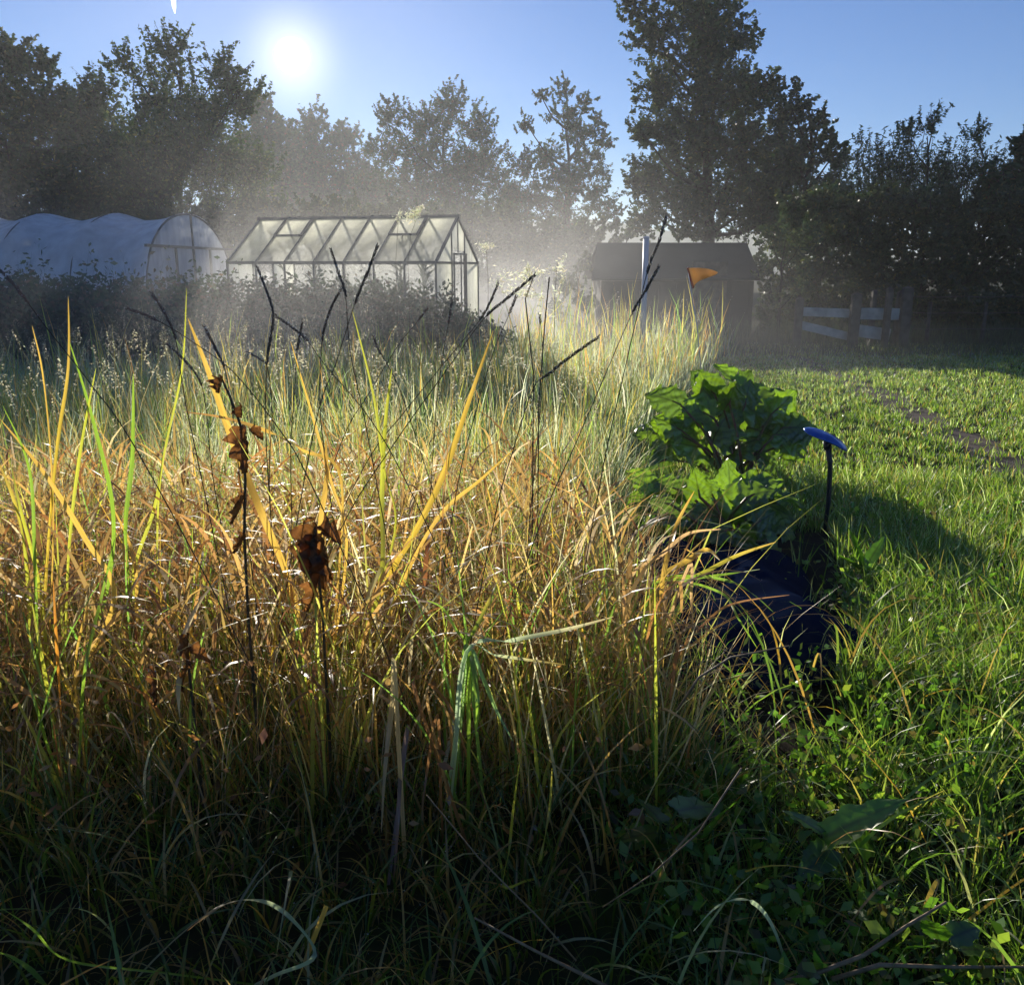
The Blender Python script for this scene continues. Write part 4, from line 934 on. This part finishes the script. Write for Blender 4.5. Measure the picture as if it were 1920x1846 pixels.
dockplant('bright green plantain by the foot of the blue disc stake', G(1620, 1090), 4.2, [(1615, 1060, 1600, 985, 28, .2), (1625, 1060, 1660, 1000, 26, .4), (1610, 1065, 1570, 1030, 24, .1), (1630, 1070, 1690, 1060, 26, .3), (1620, 1075, 1650, 1095, 26, .2)], name='plantain')
dockplant('clover like green plant at the very bottom right corner', G(1760, 1800), 1.60, [(1760, 1760, 1740, 1710, 60, .4), (1780, 1760, 1840, 1730, 60, .2), (1750, 1775, 1690, 1770, 50, .3), (1800, 1780, 1880, 1790, 60, .1), (1770, 1790, 1790, 1830, 60, .1)], name='clover')
def fallen():
    e = empty('fallen_leaf', G(1300, 1440), 'large grey green fallen leaf lying on the dark soil', 'leaf')
    bigleaf(W(1225, 1350, 2.72), W(1400, 1450, 2.42), 100 / F * 2.6, e, 'dock', name='leaf_blade', seed=2, roll=.1, cup=.2, curl=.1)
    m = MB(); m.tube([W(1225, 1350, 2.72), W(1205, 1340, 2.76)], .005, 6); m.build('leaf_stalk', M['stemgreen'], e)
fallen()
# dead dock stem with curled brown leaves
def deaddock(label, path, D, leaves):
    pts = [W(x, y, D) for x, y in path]; foot = Vector((pts[-1].x, D, 0)); pts.append(foot)
    e = empty('dead_dock', foot, label, 'dead plant', 'withered docks standing in the dry grass')
    m = MB(); m.tube(pts, [.0025] + [.004] * (len(pts) - 2) + [.006], 6); m.build('stem', M['stemdark'], e, smooth=True)
    for k, (x0, y0, x1, y1, wpx, roll) in enumerate(leaves):
        bigleaf(W(x0, y0, D - .01), W(x1, y1, D - .03), wpx / F * D, e, 'dead', seed=k + x0, roll=roll, cup=.9, wav=.22, curl=random.uniform(-.3, .5), lobes=.22, heart=.1)
deaddock('withered dock stem with amber curled leaf hanging beside the orange blade', [(412, 702), (432, 745), (452, 800), (460, 900), (458, 1000), (465, 1150)], 2.4,
         [(418, 708, 412, 738, 30, .5), (448, 762, 458, 785, 24, 1.), (455, 800, 470, 885, 52, 1.35), (470, 802, 492, 830, 22, .3), (458, 925, 450, 985, 30, 1.), (460, 1000, 448, 1040, 26, .4)])
deaddock('withered dock with a bunch of dark brown hanging leaves', [(590, 985), (595, 1060), (605, 1150), (610, 1250)], 2.35,
         [(588, 985, 570, 1080, 60, 1.2), (600, 1000, 620, 1090, 56, 1.5), (580, 1010, 600, 1120, 50, .9), (600, 985, 640, 1020, 34, .5), (590, 975, 570, 985, 24, .3), (600, 1070, 590, 1150, 40, 1.0)])
deaddock('withered dock leaves low in the tangle under the left reeds', [(350, 1190), (355, 1260), (365, 1350)], 2.3,
         [(352, 1190, 345, 1250, 30, 1.2), (362, 1210, 390, 1240, 24, .8), (355, 1250, 330, 1290, 26, .4), (290, 1250, 298, 1320, 26, 1.)])
# ---------------------------------------------------------------- white plume and umbels
def plume(label, px, D, lines, npx, name='plume_stalk', group='pale dried flower heads over the meadow'):
    foot = W(px[-1][0], px[-1][1], D); foot.z = 0
    e = empty(name, foot, label, 'dried flower', group)
    m = MB(); m.tube([W(x, y, D) for x, y in px] + [foot], .0022, 5); m.build('stem', M['stemdark'], e)
    acc = Acc()
    for (x0, y0, x1, y1, spread, n) in lines:
        t = R.uniform(0, 1, n); a = np.array(W(x0, y0, D)); b = np.array(W(x1, y1, D)); s = spread / F * D
        p = a[None] * (1 - t)[:, None] + b[None] * t[:, None] + R.normal(0, s, (n, 3)) * (1 - .6 * t)[:, None]
        v, f = leafquads(p, A(n, .5, 1.6) * npx / F * D, .22); acc.add(v, f, np.repeat(palette(n, [(1, (.6, .55, .42))]), 4, 0))
    acc.build('flower_head', M['grass'], e)
plume('white fluffy plume catching the light above the meadow centre', [(1000, 520), (985, 560), (1000, 700)], 3.0, [(930, 520, 1060, 505, 9, 230), (985, 550, 990, 500, 9, 200), (940, 540, 1020, 560, 8, 170), (1040, 560, 1060, 510, 5, 60)], 8)
plume('hogweed head faint in the mist right of the greenhouse', [(912, 468), (915, 520)], 11, [(895, 460, 928, 460, 4, 110), (905, 470, 915, 462, 4, 50)], 5)
plume('feathery reed plume sticking up at the right end of the greenhouse ridge', [(785, 400), (770, 440), (765, 490)], 12, [(762, 412, 792, 386, 5, 170), (770, 412, 788, 395, 6, 80)], 7)
plume('thin reed plume sticking up left of the feathery one', [(748, 398), (745, 440), (742, 490)], 12, [(744, 416, 752, 394, 3, 60)], 6)
plume('fine branching seed head faint in front of the shed roof', [(1045, 490), (1040, 560)], 8, [(1045, 500, 1062, 476, 4, 60)], 6)
plume('dark leafless umbel stalks right of the white plume', [(1030, 520), (1022, 600), (1010, 760)], 2.9, [(1000, 540, 1015, 600, 6, 30), (1040, 550, 1030, 640, 7, 30), (960, 670, 985, 680, 8, 26)], 7)
# ---------------------------------------------------------------- blue disc on a stake
def disc():
    D = 5.15; foot = G(1545, 1000); D = foot.y
    e = empty('garden_stake', foot, 'shiny blue disc on a dark curved stake beside the rhubarb', 'garden ornament')
    c_ = W(1549, 822, D); top = c_ - Vector((-.01, 0, .02))
    m = MB(); m.tube([foot + Vector((0, 0, -.02)), foot.lerp(top, .35) + Vector((.02, 0, 0)), foot.lerp(top, .75) + Vector((.022, 0, 0)), top], [.010, .014, .015, .020], 10); m.build('stake', M['darkmetal'], e, smooth=True)
    V = []; Fq = []; n = 40; rings = [(0, .036), (.3, .034), (.6, .026), (.85, .012), (.97, 0.0), (1.0, -.008), (.97, -.012), (.7, -.008), (.3, -.016), (0, -.018)]
    rad = 44 / F * D * 1.08; rot = Matrix.Rotation(math.radians(24), 3, 'Y') @ Matrix.Rotation(math.radians(3), 3, 'X')
    for r_, z in rings:
        for k in range(n):
            a = 2 * math.pi * k / n; V.append(tuple(c_ + rot @ Vector((rad * r_ * math.cos(a), rad * .75 * r_ * math.sin(a), z + .006 * math.sin(3 * a) * r_))))
    for j in range(len(rings) - 1):
        for k in range(n): Fq.append((j * n + k, j * n + (k + 1) % n, (j + 1) * n + (k + 1) % n, (j + 1) * n + k))
    npmesh('disc', V, Fq, M['blue'], e, smooth=True)
    m = MB(); m.tube([top - Vector((0, 0, .05)), top - Vector((0, 0, .0))], [.017, .028], 12); m.build('collar', M['darkmetal'], e, smooth=True)
disc()
# ---------------------------------------------------------------- dark tub
def plastic():
    nx, ny = 70, 50; x0, x1, y0, y1 = .12, 1.52, 3.15, 4.8
    V = []; Fq = []
    for j in range(ny + 1):
        for i in range(nx + 1):
            u = i / nx; v = j / ny; x = x0 + (x1 - x0) * u + .05 * math.sin(v * 9 + 1); y = y0 + (y1 - y0) * v + .06 * math.sin(u * 8)
            e_ = min(u, 1 - u, v, 1 - v); h = .15 * min(1, e_ * 5.5) ** .6
            h *= 1 + .22 * math.sin(u * 7 + 2) * math.sin(v * 6)
            h += (.016 * math.sin(14 * u + 9 * v + 2 * math.sin(v * 8)) + .009 * math.sin(31 * u - 17 * v) + .006 * math.sin(47 * v + 11 * u)) * min(1, e_ * 8)
            V.append((x, y, max(.012, h + .014)))
    for j in range(ny):
        for i in range(nx): a = j * (nx + 1) + i; Fq.append((a, a + 1, a + nx + 2, a + nx + 1))
    o = npmesh('plastic_sheet', V, Fq, M['tub'], smooth=True)
    tag(o, 'dark navy plastic sheet crumpled over the soil bed in front of the lower rhubarb', 'plastic sheet')
plastic()
# ---------------------------------------------------------------- contrail
def contrail():
    a = W(318, -60, 3500); b = W(328, 26, 3500)
    m = MB(); m.tube([a, a.lerp(b, .5), a.lerp(b, .85), b], [14, 11, 7, 2], 10); o = m.build('contrail', leafmat('vapour', .6, .5, gloss=0, attr=False, color=(.9, .95, 1), tboost=2.2), None, smooth=True)
    tag(o, 'short bright contrail at the top edge, left of the sun', 'contrail')
contrail()
# ---------------------------------------------------------------- dew
P = np.concatenate(DROPS); P = P[P[:, 2] > .02]
P = P[(P[:, 1] > 1.7)]
n = len(P); sz = (.0010 + .00030 * P[:, 1]) * R.uniform(.5, 1.3, n)
oc = np.array([(1, 0, 0), (-1, 0, 0), (0, 1, 0), (0, -1, 0), (0, 0, 1), (0, 0, -1)], float)
of = np.array([(0, 2, 4), (2, 1, 4), (1, 3, 4), (3, 0, 4), (2, 0, 5), (1, 2, 5), (3, 1, 5), (0, 3, 5)])
rot = R.uniform(0, 6.28, n); cr, sr = np.cos(rot), np.sin(rot)
o3 = np.stack([oc[None, :, 0] * cr[:, None] - oc[None, :, 1] * sr[:, None], oc[None, :, 0] * sr[:, None] + oc[None, :, 1] * cr[:, None], np.tile(oc[None, :, 2], (n, 1))], -1)
V = P[:, None] + o3 * sz[:, None, None]
Fd = (np.arange(n) * 6)[:, None, None] + of[None]
o = npmesh('dew', V.reshape(-1, 3), Fd.reshape(-1, 3), M['dew'], smooth=True)
tag(o, 'dew drops glinting on the grass blades', 'dew', kind='stuff')
# ---------------------------------------------------------------- haze
def haze(name, x0, x1, y0, y1, z0, z1, dens, g, color=(.92, .96, 1)):
    m = MB(); m.box(((x0 + x1) / 2, (y0 + y1) / 2, (z0 + z1) / 2), (x1 - x0, y1 - y0, z1 - z0))
    mt = mat(name + ' air'); n = mt.node_tree.nodes
    pv = n.new('ShaderNodeVolumePrincipled'); pv.inputs['Color'].default_value = (*color, 1); pv.inputs['Density'].default_value = dens; pv.inputs['Anisotropy'].default_value = g
    oo = n.new('ShaderNodeOutputMaterial'); mt.node_tree.links.new(pv.outputs[0], oo.inputs['Volume'])
    o = m.build(name, mt); tag(o, 'thin morning haze filling the garden air', 'haze', kind='stuff'); return o
haze('haze', -230, 450, -30, 705, -1, 36, .0007, .45)
def mist(label, x0, x1, y0, y1, top, d0, scale_h, g):
    m = MB(); m.box(((x0 + x1) / 2, (y0 + y1) / 2, top / 2 - .45), (x1 - x0, y1 - y0, top + .9))
    mt = mat('mist air'); t = mt.node_tree; n = t.nodes; l = t.links
    def math_(op, a, b=None, clamp=False):
        q = n.new('ShaderNodeMath'); q.operation = op; q.use_clamp = clamp
        for k, v in enumerate((a, b)):
            if v is None: continue
            if isinstance(v, (int, float)): q.inputs[k].default_value = v
            else: l.new(v, q.inputs[k])
        return q.outputs[0]
    tcn = n.new('ShaderNodeTexCoord'); sx = n.new('ShaderNodeSeparateXYZ'); l.new(tcn.outputs['Object'], sx.inputs[0])
    def edge(o, a, b, wd):      # 0 at both ends, 1 inside
        p = math_('MULTIPLY', math_('SUBTRACT', o, a), 1 / wd, True); q = math_('MULTIPLY', math_('SUBTRACT', b, o), 1 / wd, True)
        r_ = math_('MULTIPLY', p, q); return math_('MULTIPLY', r_, r_)
    z = sx.outputs[2]
    hgt = math_('EXPONENT', math_('MULTIPLY', math_('MAXIMUM', z, 0.0), -1 / scale_h))
    topf = math_('MULTIPLY', math_('SUBTRACT', top, z), 1 / (top * .5), True)
    no = n.new('ShaderNodeTexNoise'); no.inputs['Scale'].default_value = .28; no.inputs['Detail'].default_value = 2.0; no.inputs['Distortion'].default_value = .6
    mp = n.new('ShaderNodeMapping'); mp.inputs['Scale'].default_value = (1, .8, 2.2); l.new(tcn.outputs['Object'], mp.inputs[0]); l.new(mp.outputs[0], no.inputs[0])
    nn = math_('MULTIPLY', math_('SUBTRACT', no.outputs[0], .30), 3.0, True)
    d = math_('MULTIPLY', math_('MULTIPLY', edge(sx.outputs[0], x0, x1, 6.0), edge(sx.outputs[1], y0, y1, 4.0)), math_('MULTIPLY', hgt, topf))
    d = math_('MULTIPLY', math_('MULTIPLY', d, nn), d0)
    pv = n.new('ShaderNodeVolumePrincipled'); pv.inputs['Color'].default_value = (.97, .98, 1, 1); l.new(d, pv.inputs['Density']); pv.inputs['Anisotropy'].default_value = g
    oo = n.new('ShaderNodeOutputMaterial'); l.new(pv.outputs[0], oo.inputs['Volume'])
    tag(m.build('mist', mt), label, 'mist', kind='stuff')
mist('low white morning mist drifting over the meadow, greenhouse and lawn edge', -26, 7.0, 7.5, 34, 5.0, .115, .95, .55)
